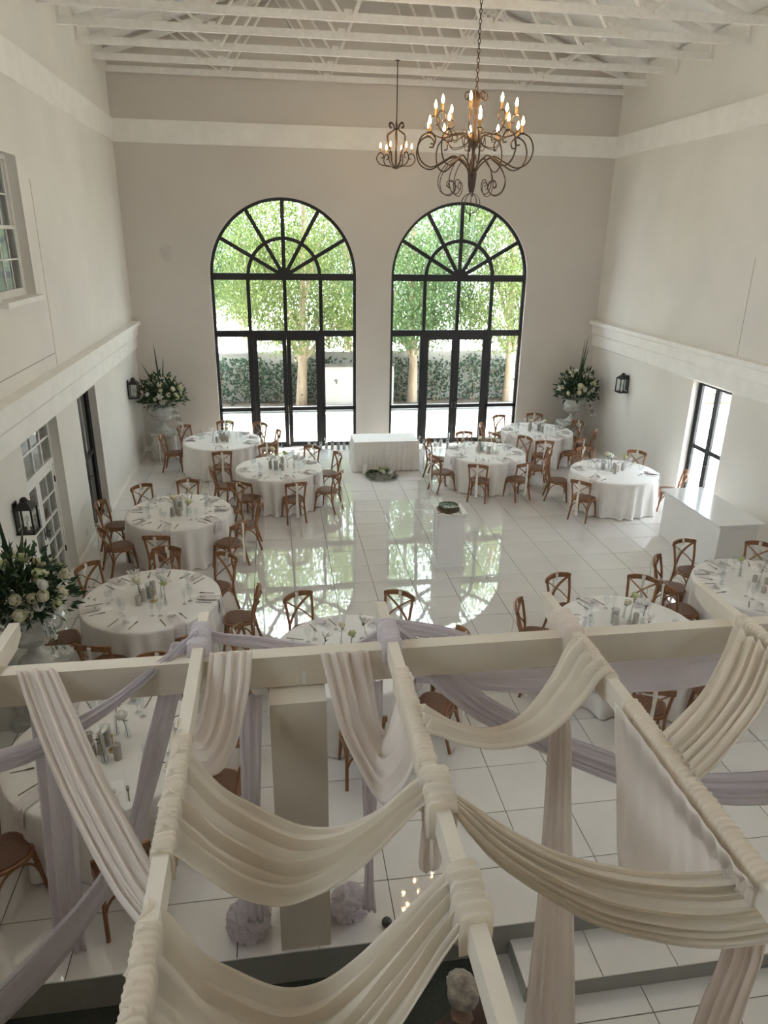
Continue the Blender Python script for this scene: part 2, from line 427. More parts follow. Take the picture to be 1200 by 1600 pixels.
# lower level, step, risers
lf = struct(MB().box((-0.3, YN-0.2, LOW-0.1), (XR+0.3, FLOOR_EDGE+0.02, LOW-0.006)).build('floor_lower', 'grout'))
for i in range(9):
    for j in range(4):
        a0 = 5.02+i*TS; b1 = FLOOR_EDGE-j*TS
        if a0+TS > XR: continue
        link('tile', tile_mesh(TS, TS), lf, (a0+TS/2, b1-TS/2, LOW))
MB().box((0.0, FLOOR_EDGE-0.012, LOW), (XR, FLOOR_EDGE+0.01, -0.004)).build('riser', 'riser', fl)
tag(struct(MB().box((-0.0, 0.6, LOW-0.005), (5.0, FLOOR_EDGE-0.013, LOW+0.006)).build('carpet', 'carpet')),  # dark olive sheet over the left part of the lower floor
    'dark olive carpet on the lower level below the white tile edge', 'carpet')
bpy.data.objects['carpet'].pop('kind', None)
st_ = struct(MB().box((5.33, 3.72, LOW-0.002), (XR-0.02, FLOOR_EDGE-0.014, -0.178)).build('floor_step', 'riser'))
for i in range(10):
    a0 = 5.33+i*TS
    if a0+TS > XR-0.02: break
    link('tile', tile_mesh(TS, 0.43), st_, (a0+TS/2, 3.935, -0.17))

# ------------------------------------------------------------------ arched windows
def arc_pts(c, z, r, a0, a1, n): return [(c+r*cos(a0+(a1-a0)*i/n), z+r*sin(a0+(a1-a0)*i/n)) for i in range(n+1)]
def ring_seg(mb, c, z, r0, r1, a0, a1, n, y0, y1):
    A = arc_pts(c, z, r0, a0, a1, n); B = arc_pts(c, z, r1, a0, a1, n)
    for i in range(n): mb.prism([A[i], B[i], B[i+1], A[i+1]], y0, y1)
def bar2(mb, p, q, w, y0, y1):
    dx, dz = q[0]-p[0], q[1]-p[1]; L = hypot(dx, dz); nx, nz = -dz/L*w/2, dx/L*w/2
    mb.prism([(p[0]+nx, p[1]+nz), (p[0]-nx, p[1]-nz), (q[0]-nx, q[1]-nz), (q[0]+nx, q[1]+nz)], y0, y1)
def arched_window(idx, c, r):
    w = struct(empty('window_%d' % idx, (c, D+0.09, 0)))
    y0, y1 = 0.0, 0.08; B = 'black_frame'; gy = (0.034, 0.042)
    zt = ZS; zm = 3.08; zl = 1.05; ft = 0.075; hb = 0.075
    m_ = MB(); ring_seg(m_, 0, zt, r-ft, r, 0, pi, 48, y0, y1); m_.build('arch_frame', B, w)
    for s in (-1, 1):
        MB().box((min(s*r, s*(r-ft)), y0, 0), (max(s*r, s*(r-ft)), y1, zt)).build('jamb', B, w)
    m_ = MB(); ring_seg(m_, 0, zt, 0.86, 0.95, 0, pi, 32, y0-0.005, y1-0.005); m_.build('inner_arch', B, w)
    for i in range(1, 6):
        a = pi*i/6; m_ = MB(); bar2(m_, (0.05*cos(a), zt+0.05*sin(a)), ((r-0.03)*cos(a), zt+(r-0.03)*sin(a)), 0.095, y0-0.004, y1-0.01); m_.build('spoke', B, w)
    m_ = MB(); m_.prism(arc_pts(0, zt, 0.22, 0, pi, 12), y0-0.01, y1); m_.build('hub', B, w)
    MB().box((-r+.02, y0-0.008, zt-0.10), (r-.02, y1, zt+0.07)).build('transom', B, w)
    MB().box((-r+.02, y0-0.008, zm-0.10), (r-.02, y1, zm+0.06)).build('transom', B, w)
    for x in (-r/2, 0, r/2):
        MB().box((x-0.045, y0, zm), (x+0.045, y1-0.005, zt-0.05)).build('mullion', B, w)
    for s in (-1, 1):      # posts beside the doors and low rails of the sidelights
        x = s*(r/2+0.02); MB().box((x-0.065, y0, 0), (x+0.065, y1, zm)).build('door_post', B, w)
        MB().box((min(s*r, x), y0, zl-0.05), (max(s*r, x), y1-0.01, zl+0.045)).build('low_rail', B, w)
        MB().box((min(s*r, x), y0, 0), (max(s*r, x), y1-0.01, 0.08)).build('low_rail', B, w)
    # fan panes
    rin, rout = 0.955, r-ft-0.002
    for i in range(6):
        a0 = pi*i/6+0.02; a1 = pi*(i+1)/6-0.02
        P = arc_pts(0, zt, rout, a0, a1, 8)+arc_pts(0, zt, rin, a1, a0, 6)
        m_ = MB(); m_.prism([(x, max(z, zt+0.07)) for x, z in P], *gy); m_.build('pane', 'glass', w)
        P = arc_pts(0, zt, 0.855, a0, a1, 6)+arc_pts(0, zt, 0.22, a1, a0, 4)
        m_ = MB(); m_.prism([(x, max(z, zt+0.07)) for x, z in P], *gy); m_.build('pane', 'glass', w)
    for i in range(4):
        xa = -r+ft if i == 0 else -r+i*r/2+0.045; xb = r-ft if i == 3 else -r+(i+1)*r/2-0.045
        MB().box((xa, gy[0], zm+0.06), (xb, gy[1], zt-0.10)).build('pane', 'glass', w)
        if i in (0, 3):
            xa = -r+ft if i == 0 else r/2+0.08; xb = -r/2-0.08 if i == 0 else r-ft
            MB().box((xa, gy[0], zl+0.045), (xb, gy[1], zm-0.10)).build('pane', 'glass', w)
            MB().box((xa, gy[0], 0.08), (xb, gy[1], zl-0.05)).build('pane', 'glass', w)
    for s in (-1, 1):     # the two glazed door leaves
        xa, xb = (-r/2+0.047, -0.002) if s < 0 else (0.002, r/2-0.047)
        L = MB(); yy = (y0+0.008, y1-0.012); q = 0.11
        L.box((xa, yy[0], 0.01), (xa+q, yy[1], zm-0.10)).box((xb-q, yy[0], 0.01), (xb, yy[1], zm-0.10))
        L.box((xa+q, yy[0], zm-0.20), (xb-q, yy[1], zm-0.10)).box((xa+q, yy[0], 0.01), (xb-q, yy[1], 0.11)).box((xa+q, yy[0], zl-0.05), (xb-q, yy[1], zl+0.045))
        leaf = L.build('door_leaf', B, w)
        MB().box((xa+q, gy[0], zl+0.045), (xb-q, gy[1], zm-0.20)).build('pane', 'glass', leaf)
        MB().box((xa+q, gy[0], 0.11), (xb-q, gy[1], zl-0.05)).build('pane', 'glass', leaf)
        hx = xb-0.05 if s < 0 else xa+0.05
        h = MB(); h.tube([(hx, -0.005, 1.0), (hx, -0.05, 1.0), (hx-s*-0.0, -0.05, 1.14), (hx, -0.005, 1.14)], 0.011, 6); h.build('handle', 'metal_dark', leaf)
    portal((c, D+0.28, (ZS+1.8)/2), (3.7, ZS+1.8), (0, -1, 0))
arched_window(1, *WIN[0]); arched_window(2, *WIN[1])

# ------------------------------------------------------------------ side doors and upper windows (local x = along wall y, local y = outwards)
def side_holder(name, side, yc):
    o = struct(empty(name, (-0.16 if side < 0 else XR+0.16, yc, 0)))
    o.rotation_euler = (0, 0, radians(90) if side < 0 else radians(-90)); return o     # local +y points outwards
def grid_panes(parent, x0, x1, z0, z1, nx, nz, b, fm, y0=0.0, y1=0.04):
    """glazing bars + panes"""
    for i in range(1, nx):
        x = x0+(x1-x0)*i/nx; MB().box((x-b/2, y0, z0), (x+b/2, y1, z1)).build('glazing_bar', fm, parent)
    for j in range(1, nz):
        z = z0+(z1-z0)*j/nz; MB().box((x0, y0+.002, z-b/2), (x1, y1-.002, z+b/2)).build('glazing_bar', fm, parent)
    for i in range(nx):
        for j in range(nz):
            MB().box((x0+(x1-x0)*i/nx+b/2*(i > 0), 0.016, z0+(z1-z0)*j/nz+b/2*(j > 0)),
                     (x0+(x1-x0)*(i+1)/nx-b/2*(i < nx-1), 0.022, z0+(z1-z0)*(j+1)/nz-b/2*(j < nz-1))).build('pane', 'glass', parent)
def rect_frame(mb, x0, x1, z0, z1, t, y0, y1):
    mb.box((x0, y0, z0), (x0+t, y1, z1)).box((x1-t, y0, z0), (x1, y1, z1)).box((x0+t, y0, z1-t), (x1-t, y1, z1)).box((x0+t, y0, z0), (x1-t, y1, z0+t)); return mb
def french_door():
    d = side_holder('door_1', -1, (10.1+11.88)/2); h = 0.89; Wf = 'white_frame'
    m_ = MB(); m_.box((-h, -0.01, 0), (-h+.05, .06, 2.79)).box((h-.05, -0.01, 0), (h, .06, 2.79)).box((-h+.05, -0.01, 2.74), (h-.05, .06, 2.79)).box((-h+.05, -0.01, 1.92), (h-.05, .06, 2.02))
    m_.build('door_frame', Wf, d)
    grid_panes(d, -h+.05, h-.05, 2.02, 2.74, 4, 2, 0.035, Wf)
    for s in (-1, 1):
        x0, x1 = (-h+.055, -.003) if s < 0 else (.003, h-.055)
        lf_ = rect_frame(MB(), x0, x1, 0.02, 1.915, 0.085, 0.0, 0.045).build('door_leaf', Wf, d)
        grid_panes(lf_, x0+.085, x1-.085, 0.105, 1.83, 2, 5, 0.028, Wf)
        hx = s*0.045
        MB().box((hx-.012, -.012, 0.92), (hx+.012, 0.0, 1.12)).tube([(hx, -.012, 1.03), (hx, -.05, 1.03), (hx+s*.09, -.05, 1.03)], .009, 6).build('handle', 'lantern', lf_)
        for z in (0.35, 1.6):
            MB().box((s*(h-.06)-.012, -.018, z), (s*(h-.06)+.012, 0.0, z+.1)).build('hinge', 'lantern', lf_)
french_door()
def black_door(idx, side, a, b, top, zm):
    d = side_holder('door_%d' % idx, side, (a+b)/2); h = (b-a)/2; B = 'black_frame'
    rect_frame(MB(), -h, h, 0, top, 0.06, -0.02, 0.06).build('door_frame', B, d)
    for s in (-1, 1):
        x0, x1 = (-h+.06, -.003) if s < 0 else (.003, h-.06)
        L = rect_frame(MB(), x0, x1, 0.06, top-.06, 0.07, -0.01, 0.045); L.box((x0+.07, -.008, zm-.045), (x1-.07, .043, zm+.045))
        lf_ = L.build('door_leaf', B, d)
        MB().box((x0+.07, .016, .13), (x1-.07, .022, zm-.045)).build('pane', 'glass', lf_)
        MB().box((x0+.07, .016, zm+.045), (x1-.07, .022, top-.13)).build('pane', 'glass', lf_)
        hx = s*0.04; MB().tube([(hx, -.01, 1.0), (hx, -.05, 1.0), (hx+s*.09, -.05, 1.0)], .009, 6).build('handle', 'metal_dark', lf_)
    portal((-0.29 if side < 0 else XR+0.29, (a+b)/2, top/2), (b-a, top), (1 if side < 0 else -1, 0, 0))
black_door(2, -1, 13.2, 14.56, 2.68, 1.37)
black_door(3, 1, 12.68, 14.05, 2.74, 1.29)
portal((-0.29, 10.99, 1.4), (1.7, 2.7), (1, 0, 0))
def upper_window(idx, side, a, b):
    d = side_holder('window_%d' % idx, side, (a+b)/2); h = (b-a)/2; Wf = 'white_frame'
    rect_frame(MB(), -h, h, 4.57, 6.46, 0.06, -0.02, 0.06).build('window_frame', Wf, d)
    for z0, z1, y in ((4.63, 5.53, -0.015), (5.49, 6.40, 0.02)):
        s_ = rect_frame(MB(), -h+.06, h-.06, z0, z1, 0.045, y, y+.035).build('sash', Wf, d)
        for i in range(1, 4):
            x = -h+.105+(2*h-.21)*i/4; MB().box((x-.011, y+.004, z0+.045), (x+.011, y+.03, z1-.045)).build('glazing_bar', Wf, s_)
        zc = (z0+z1)/2; MB().box((-h+.105, y+.006, zc-.011), (h-.105, y+.028, zc+.011)).build('glazing_bar', Wf, s_)
        for i in range(4):
            for (p, q) in ((z0+.045, zc-.011), (zc+.011, z1-.045)):
                MB().box((-h+.105+(2*h-.21)*i/4+.011*(i > 0), y+.012, p), (-h+.105+(2*h-.21)*(i+1)/4-.011*(i < 3), y+.018, q)).build('pane', 'glass', s_)
    MB().box((-h-.07, -0.26, 4.50), (h+.07, 0.0, 4.572)).build('window_sill', 'trim', d)
    portal((-0.29 if side < 0 else XR+0.29, (a+b)/2, 5.51), (1.5, 1.9), (1 if side < 0 else -1, 0, 0))
n_ = 3
for a, b in UPW_L: upper_window(n_, -1, a, b); n_ += 1
for a, b in ADDED_UPW_R: upper_window(n_, 1, a, b); n_ += 1
for a, b, z0, z1 in NH:
    d = struct(empty('window_%d' % n_, ((a+b)/2, YN-0.15, 0))); n_ += 1; d.rotation_euler = (0, 0, pi); h = (b-a)/2
    rect_frame(MB(), -h, h, z0, z1, 0.06, -0.02, 0.06).build('window_frame', 'white_frame', d)
    grid_panes(d, -h+.06, h-.06, z0+.06, z1-.06, 4, 5 if z1 > 3 else 3, 0.03, 'white_frame')
    portal(((a+b)/2, YN-0.29, (z0+z1)/2), (b-a, z1-z0), (0, 1, 0))
# wall socket
s_ = MB().box((0.0, 12.62, 0.28), (0.012, 12.70, 0.40)); s_.box((0.012, 12.645, 0.31), (0.016, 12.675, 0.37))
tag(s_.build('wall_socket', 'white_frame'), 'small white wall socket between the French door and black left door', 'socket')

# ================================================================== ROOF TRUSSES
def make_truss():
    t = empty('roof_truss'); Tm = 'timber_white'; w = 0.075
    z0 = 8.85
    MB().box((0.0, -w/2, z0), (XR, w/2, z0+0.125)).build('bottom_chord', Tm, t)
    tz = lambda x: 9.20+0.345*min(x, XR-x)
    for s in (0, 1):
        a = (0.0, 0, tz(0)) if s == 0 else (XR, 0, tz(XR)); MB().bar(a, (XR/2, 0, tz(XR/2)), w, 0.15).build('top_chord', Tm, t)
        x = 0.03 if s == 0 else XR-0.03
        MB().box((x-0.03, -w/2+.004, z0+.02), (x+0.03, w/2-.004, tz(0)+.08)).build('heel_post', Tm, t)
    c = XR/2
    bn = [c-3.55, c-1.22, c+1.22, c+3.55]; tn = [c-4.75, c-2.4, c, c+2.4, c+4.75]
    for i, b in enumerate(bn):
        for x in (tn[i], tn[i+1]):
            sg = 0.045 if x < b else -0.045
            MB().bar((b-sg*1.6, sg, z0+.06), (x, sg, tz(x)-.03), 0.035, 0.10, up=(0, 1, 0)).build('web', Tm, t)
        MB().box((b-.07, -.05, z0+.01), (b+.07, -.044, z0+.17)).build('gusset_plate', Tm, t)
    return t
truss0 = make_truss(); note_tree(truss0)
TY = [19.12, 17.95, 16.62, 15.32, 14.12, 12.90, 11.66, 10.42, 9.18, 7.94, 6.7, 5.46, 4.2, 2.96, 1.7, 0.45]
ordn = ['first', 'second', 'third', 'fourth', 'fifth', 'sixth', 'seventh', 'eighth', 'ninth', 'tenth', 'eleventh', 'twelfth', 'thirteenth', 'fourteenth', 'fifteenth', 'sixteenth']
for i, y in enumerate(TY[:8]):
    o = truss0 if i == 0 else dup(truss0)
    o.location = (0, y, 0)
    tag(o, 'white timber roof truss set against the far wall' if i == 0 else '%s white timber roof truss counted from the far wall' % ordn[i], 'roof truss', 'white roof trusses')
# purlins on the trusses
# ================================================================== CHANDELIERS
def spiral(cx, cz, r0, r1, a0, a1, n=18):
    return [(cx+(r0+(r1-r0)*i/n)*cos(a0+(a1-a0)*i/n), 0, cz+(r0+(r1-r0)*i/n)*sin(a0+(a1-a0)*i/n)) for i in range(n+1)]
def smooth_path(pts, n=6): return cat_rom([Vector(p) for p in pts], n)
def bulb_mesh():
    m_ = MB(); m_.lathe([(0.003, 0), (0.012, 0.006), (0.019, 0.03), (0.017, 0.05), (0.009, 0.075), (0.001, 0.098)], 10); return m_
BULB = bulb_mesh().mesh('bulb', True); BULB.materials.append(MT['bulb'])
_t = MB(); _t.lathe([(0.006, -0.012), (0.032, -0.010), (0.036, 0.0), (0.012, 0.004)], 10); CUP = _t.mesh('drip_pan', True); CUP.materials.append(MT['iron'])
_t = MB(); _t.lathe([(0.014, 0), (0.014, 0.085), (0.006, 0.09)], 10); TUBE = _t.mesh('candle_sleeve', True); TUBE.materials.append(MT['candle_tube'])
def candle_arm(parent, path, r, ang, tip):
    m_ = MB(); m_.tube(path, r, 6); me = m_.mesh('arm', True); me.materials.append(MT['iron'])
    o = link('arm', me, parent); o.rotation_euler = (0, 0, ang)
    for me2, nm, dz in ((CUP, 'drip_pan', 0.0), (TUBE, 'candle_sleeve', 0.0), (BULB, 'bulb', 0.088)):
        c = link(nm, me2, o, (tip[0], 0, tip[2]+dz)); 
    return o
def big_chandelier():
    t = empty('chandelier', (6.21, 10.08, 5.75))
    # local z=0 at bottom finial ; photo heights: hub 0.42, lower bulbs ~0.95, upper bulbs ~1.17, crown 1.35
    st = MB(); st.lathe([(0.004, 0.27), (0.035, 0.28), (0.05, 0.36), (0.062, 0.50), (0.05, 0.54), (0.025, 0.58), (0.022, 0.78), (0.045, 0.82), (0.05, 0.92), (0.03, 0.97), (0.02, 1.0), (0.02, 1.25), (0.045, 1.30), (0.05, 1.42), (0.03, 1.45), (0.0, 1.46)], 12)
    st.build('stem', 'iron', t, True)
    for k_ in range(10):      # cage ball
        a = 2*pi*k_/10
        pts = [(0.13*sin(pi*i/10)*cos(a), 0.13*sin(pi*i/10)*sin(a), 0.14-0.125*cos(pi*i/10)) for i in range(11)]
        m_ = MB(); m_.tube(pts, 0.0035, 5); m_.build('cage_rib', 'iron', t, True)
    fi = MB(); fi.lathe([(0.002, -0.08), (0.012, -0.05), (0.006, -0.03), (0.018, 0.0), (0.006, 0.02)], 8); fi.build('finial', 'iron', t, True)
    NL = 10
    low = smooth_path([(0.03, 0, 0.50), (0.12, 0, 0.62), (0.27, 0, 0.70), (0.42, 0, 0.63), (0.58, 0, 0.56), (0.72, 0, 0.62), (0.775, 0, 0.76), (0.73, 0, 0.90), (0.62, 0, 0.955), (0.54, 0, 0.90), (0.55, 0, 0.83), (0.60, 0, 0.83)], 5)
    for k_ in range(NL):
        candle_arm(t, low, 0.010, 2*pi*k_/NL+0.15, (0.62, 0, 0.965))
    NU = 8
    upp = smooth_path([(0.03, 0, 0.82), (0.12, 0, 0.95), (0.26, 0, 0.96), (0.40, 0, 0.93), (0.53, 0, 0.97), (0.60, 0, 1.08), (0.56, 0, 1.18), (0.48, 0, 1.17), (0.46, 0, 1.10), (0.51, 0, 1.08)], 5)
    for k_ in range(NU):
        candle_arm(t, upp, 0.009, 2*pi*k_/NU+0.4, (0.52, 0, 1.185))
    scr = smooth_path([(0.25, 0, 0.68), (0.38, 0, 0.58), (0.46, 0, 0.42), (0.42, 0, 0.28), (0.31, 0, 0.24), (0.23, 0, 0.31), (0.25, 0, 0.40), (0.32, 0, 0.41), (0.34, 0, 0.35), (0.30, 0, 0.33)], 5)
    me = MB().tube(scr, 0.006, 5).mesh('lower_scroll', True); me.materials.append(MT['iron'])
    for k_ in range(10):
        o = link('lower_scroll', me, t); o.rotation_euler = (0, 0, 2*pi*k_/10)
    scr2 = smooth_path([(0.05, 0, 0.90), (0.16, 0, 0.82), (0.30, 0, 0.80), (0.37, 0, 0.90), (0.32, 0, 0.99), (0.24, 0, 0.96), (0.25, 0, 0.89), (0.30, 0, 0.89)], 5)
    me = MB().tube(scr2, 0.006, 5).mesh('middle_scroll', True); me.materials.append(MT['iron'])
    for k_ in range(8):
        o = link('middle_scroll', me, t); o.rotation_euler = (0, 0, 2*pi*k_/8+.1)
    cr = smooth_path([(0.03, 0, 1.32), (0.07, 0, 1.42), (0.13, 0, 1.44), (0.15, 0, 1.38), (0.11, 0, 1.35), (0.10, 0, 1.39)], 5)
    me = MB().tube(cr, 0.007, 5).mesh('crown_scroll', True); me.materials.append(MT['iron'])
    for k_ in range(6):
        o = link('crown_scroll', me, t); o.rotation_euler = (0, 0, 2*pi*k_/6)
    # chain
    ring = MB(); R = [(0.016*cos(a), 0, 0.032*sin(a)) for a in [2*pi*i/12 for i in range(13)]]; ring.tube(R, 0.005, 5, False)
    me = ring.mesh('chain_link', True); me.materials.append(MT['iron'])
    z = 1.48; i = 0
    while z < 8.85-5.75:
        o = link('chain_link', me, t, (0, 0, z)); o.rotation_euler = (0, 0, pi/2*(i % 2)); z += 0.052; i += 1
    MB().lathe([(0.05, 8.85-5.75), (0.045, 8.80-5.75), (0.01, 8.77-5.75)], 12).build('canopy', 'iron', t, True)
    tag(t, 'large two-tier wrought iron chandelier with scroll arms and lit candle bulbs', 'chandelier')
big_chandelier()
def small_chandelier():
    t = empty('chandelier', (6.25, 16.62, 6.85))
    MB().tube([(0, 0, 0.92), (0, 0, 2.0)], 0.011, 6).build('rod', 'iron', t, True)
    MB().lathe([(0.01, 1.96), (0.06, 1.985), (0.02, 2.0)], 12).build('canopy', 'iron', t, True)
    st = MB(); st.lathe([(0.0, -0.03), (0.08, 0.0), (0.07, 0.02), (0.015, 0.03), (0.013, 0.7), (0.04, 0.74), (0.012, 0.78), (0.012, 0.93)], 12); st.build('stem', 'iron', t, True)
    cage = smooth_path([(0.03, 0, 0.03), (0.10, 0, 0.12), (0.12, 0, 0.28), (0.20, 0, 0.48), (0.21, 0, 0.62), (0.13, 0, 0.68), (0.05, 0, 0.74), (0.09, 0, 0.84), (0.16, 0, 0.85), (0.165, 0, 0.78), (0.12, 0, 0.77)], 5)
    me = MB().tube(cage, 0.013, 6).mesh('cage_scroll', True); me.materials.append(MT['iron'])
    for k_ in range(6):
        o = link('cage_scroll', me, t); o.rotation_euler = (0, 0, 2*pi*k_/6+.3)
    arm = smooth_path([(0.05, 0, 0.02), (0.18, 0, 0.04), (0.33, 0, 0.06), (0.415, 0, 0.16), (0.37, 0, 0.27), (0.29, 0, 0.27), (0.27, 0, 0.2), (0.32, 0, 0.18)], 5)
    for k_ in range(6): candle_arm(t, arm, 0.012, 2*pi*k_/6, (0.335, 0, 0.29))
    tag(t, 'small wrought iron chandelier on a thin rod near the far wall', 'chandelier')
small_chandelier()

# ================================================================== WALL LANTERNS
def lantern(side, y, z, label):
    t = empty('wall_lantern', (0.0 if side < 0 else XR, y, z)); t.rotation_euler = (0, 0, -pi/2 if side < 0 else pi/2)
    # local -y points to the wall? local +y into the room after rotation
    L = 'lantern'
    MB().box((-.07, -0.012 if False else 0.0, .06), (.07, .018, .44)).build('back_plate', L, t)
    w = .12; d0, d1 = .03, .24; h = .36
    for x in (-w, w):
        for y_ in (d0, d1): MB().box((x-.011, y_-.011, .03), (x+.011, y_+.011, h)).build('corner_post', L, t)
    MB().box((-w-.015, d0-.015, .01), (w+.015, d1+.015, .035)).build('base_plate', L, t)
    r = MB(); c = ((d0+d1)/2)
    r.add([(-w-.02, d0-.02, h), (w+.02, d0-.02, h), (w+.02, d1+.02, h), (-w-.02, d1+.02, h), (-.05, c-.045, h+.09), (.05, c-.045, h+.09), (.05, c+.045, h+.09), (-.05, c+.045, h+.09)],
          [(0, 1, 2, 3), (4, 5, 6, 7), (0, 1, 5, 4), (1, 2, 6, 5), (2, 3, 7, 6), (3, 0, 4, 7)])
    r.lathe([(.055, h+.09), (.05, h+.115), (.03, h+.14), (.0, h+.15)], 10, (0, c, 0)); r.build('roof', L, t)
    for (a, b) in (((-w, d0, .035), (-w+.003, d1, h)), ((w-.003, d0, .035), (w, d1, h)), ((-w, d1-.003, .035), (w, d1, h))):
        MB().box(a, b).build('pane', 'glass', t)
    MB().lathe([(.018, .035), (.018, .15), (.004, .155)], 10, (0, c, 0)).build('lamp_holder', 'white_frame', t)
    MB().lathe([(.01, .15), (.026, .19), (.02, .23), (.0, .25)], 10, (0, c, 0)).build('lamp_bulb', 'glassware', t)
    tag(t, label, 'lantern', 'black wall lanterns')
lantern(-1, 17.68, 1.74, 'small black glazed wall lantern beside the far left urn flowers')
lantern(-1, 9.5, 1.64, 'large near black wall lantern at the left edge above the urn flowers')
lantern(1, 16.95, 1.84, 'black glazed wall lantern on the right wall beside the far right urn')

# ================================================================== CHAIRS
def superell(a, b, n, e=2.6, taper=0.0):
    out = []
    for i in range(n):
        t = 2*pi*i/n; c, s = cos(t), sin(t)
        x = a*abs(c)**(2/e)*(1 if c >= 0 else -1); y = b*abs(s)**(2/e)*(1 if s >= 0 else -1)
        out.append((x*(1+taper*y/b), y))
    return out
def make_chair():
    t = empty('dining_chair'); Wd = 'wood'; n = 24
    m_ = MB(); vs = []
    lv = [(0.90, .447), (1.0, .455), (0.97, .470), (0.6, .474), (0.2, .472)]
    base = superell(.195, .195, n, 2.8, 0.10)
    for s, z in lv: vs += [(x*s, y*s, z) for x, y in base]
    fs = [(i*n+j, i*n+(j+1) % n, (i+1)*n+(j+1) % n, (i+1)*n+j) for i in range(len(lv)-1) for j in range(n)]
    fs += [tuple(reversed(range(n))), tuple((len(lv)-1)*n+j for j in range(n))]
    m_.add(vs, fs).build('seat', 'seat', t, True)
    m_ = MB(); vs = []; o1 = superell(.218, .218, n, 2.8, 0.10); i1 = superell(.17, .17, n, 2.8, 0.10)
    for P, z in ((o1, .425), (o1, .455), (i1, .458), (i1, .425)): vs += [(x, y, z) for x, y in P]
    fs = [(a*n+j, a*n+(j+1) % n, ((a+1) % 4)*n+(j+1) % n, ((a+1) % 4)*n+j) for a in range(4) for j in range(n)]
    m_.add(vs, fs).build('seat_frame', Wd, t, True)
    for s in (-1, 1):
        MB().tube(smooth_path([(s*.175, .165, .43), (s*.185, .185, .26), (s*.20, .215, .0)], 5), [.022]*5+[.021-.0011*i for i in range(6)], 8).build('leg', Wd, t, True)
        p = smooth_path([(s*.195, -.275, .0), (s*.185, -.215, .22), (s*.178, -.185, .44), (s*.19, -.205, .62), (s*.205, -.255, .84)], 5)
        MB().tube(p, .0195, 8).build('back_leg', Wd, t, True)
    # curved top rail
    m_ = MB(); N = 14; vs = []
    for i in range(N+1):
        u = -1+2*i/N; x = .228*u; y = -.262-.055*(1-u*u); z = .845+.028*(1-u*u); hh = .036 if abs(u) < .9 else .031
        for dy, dz in ((-.014, -hh), (.013, -hh), (.015, hh), (-.012, hh)): vs.append((x, y+dy, z+dz))
    fs = [(i*4+j, i*4+(j+1) % 4, (i+1)*4+(j+1) % 4, (i+1)*4+j) for i in range(N) for j in range(4)] + [(0, 1, 2, 3), (N*4, N*4+1, N*4+2, N*4+3)]
    m_.add(vs, fs).build('top_rail', Wd, t, True)
    for s in (-1, 1):
        p = smooth_path([(s*.175, -.192, .50), (s*.06, -.245-.012*s, .63), (-s*.07, -.275-.012*s, .735), (-s*.195, -.268, .835)], 4)
        MB().tube(p, .020, 6, True, 0.45).build('cross_bar', Wd, t, True)
    # bent brackets under the seat
    arch = lambda a, b, h: [Vector(a)+(Vector(b)-Vector(a))*u+V(0, 0, h*(1-(2*u-1)**2)**0.6) for u in [i/12 for i in range(13)]]
    for a, b in (((-.19, .19, .20), (.19, .19, .20)), ((-.186, -.21, .20), (.186, -.21, .20)), ((-.188, -.205, .20), (-.19, .185, .20)), ((.188, -.205, .20), (.19, .185, .20))):
        MB().tube(arch(a, b, .215), .012, 6).build('stretcher', Wd, t, True)
    # white sash tied round the top rail, tails behind
    m_ = MB(); pth = [(-.302, .91), (-.345, .88), (-.345, .80), (-.338, .70), (-.335, .55), (-.342, .40), (-.338, .26), (-.335, .16)]
    loop = [(-.290, .80), (-.288, .86)]; pth = loop+pth; vs = []; wdt = [.022, .024, .026, .026, .024, .019, .024, .028, .030, .033]
    for i, (y, z) in enumerate(pth):
        for j in range(5):
            u = -1+j/2; vs.append((u*wdt[i]+.004*sin(i*1.7), y-.006*cos(u*3.1+i*.6), z))
    fs = [(i*5+j, i*5+j+1, (i+1)*5+j+1, (i+1)*5+j) for i in range(len(pth)-1) for j in range(4)]
    o = m_.add(vs, fs).build('sash', 'sash', t, True, recalc=False)
    tag(o, 'white cloth sash')
    return t
# ================================================================== TABLES
TABLES = {
 'T1': (2.16, 17.25, 'table beside the far left pedestal', [134, 175, 91, 51, 14, -24, -87]),
 'T2': (3.52, 14.85, 'aisle table left of the plinth', [-172, -122, -77, -33, 25, 58, 99, 145]),
 'T3': (1.70, 12.40, 'table by the left black door', [168, -142, 125, 90, -98, -41, 2, 47]),
 'T4': (1.72, 9.05, 'table by the near urn', [137, 90, 48, -6, -60, -110, -160]),
 'T5': (1.76, 5.95, 'table under the lavender drapes', [-128, -172, 125, 78, 22, -15, -75]),
 'T6': (4.28, 7.35, 'table behind the square column', [112, 56, 160, 2, -38, -90]),
 'T7': (7.92, 7.45, 'table behind the right pergola beam', [153, 107, 56, 195, -55, -105, -6]),
 'T8': (10.43, 8.40, 'table in front of the bar counter', [106, 145, 56, 181, -124, -80, 12]),
 'T9': (10.75, 13.85, 'table behind the bar counter', [-143, 157, 92, 45, -22]),
 'T10': (8.35, 15.58, 'aisle table right of the plinth', [149, -160, -112, -68, -14, 96, 33]),
 'T11': (10.27, 17.40, 'table in the far right corner', [117, 72, 20, -22, -103, -62, -159, 163]),
}
TR = 0.93; TZ = 0.77
DIRS = ['right', 'back-right', 'back', 'back-left', 'left', 'front-left', 'front', 'front-right']
chair0 = make_chair(); note_tree(chair0); first = True
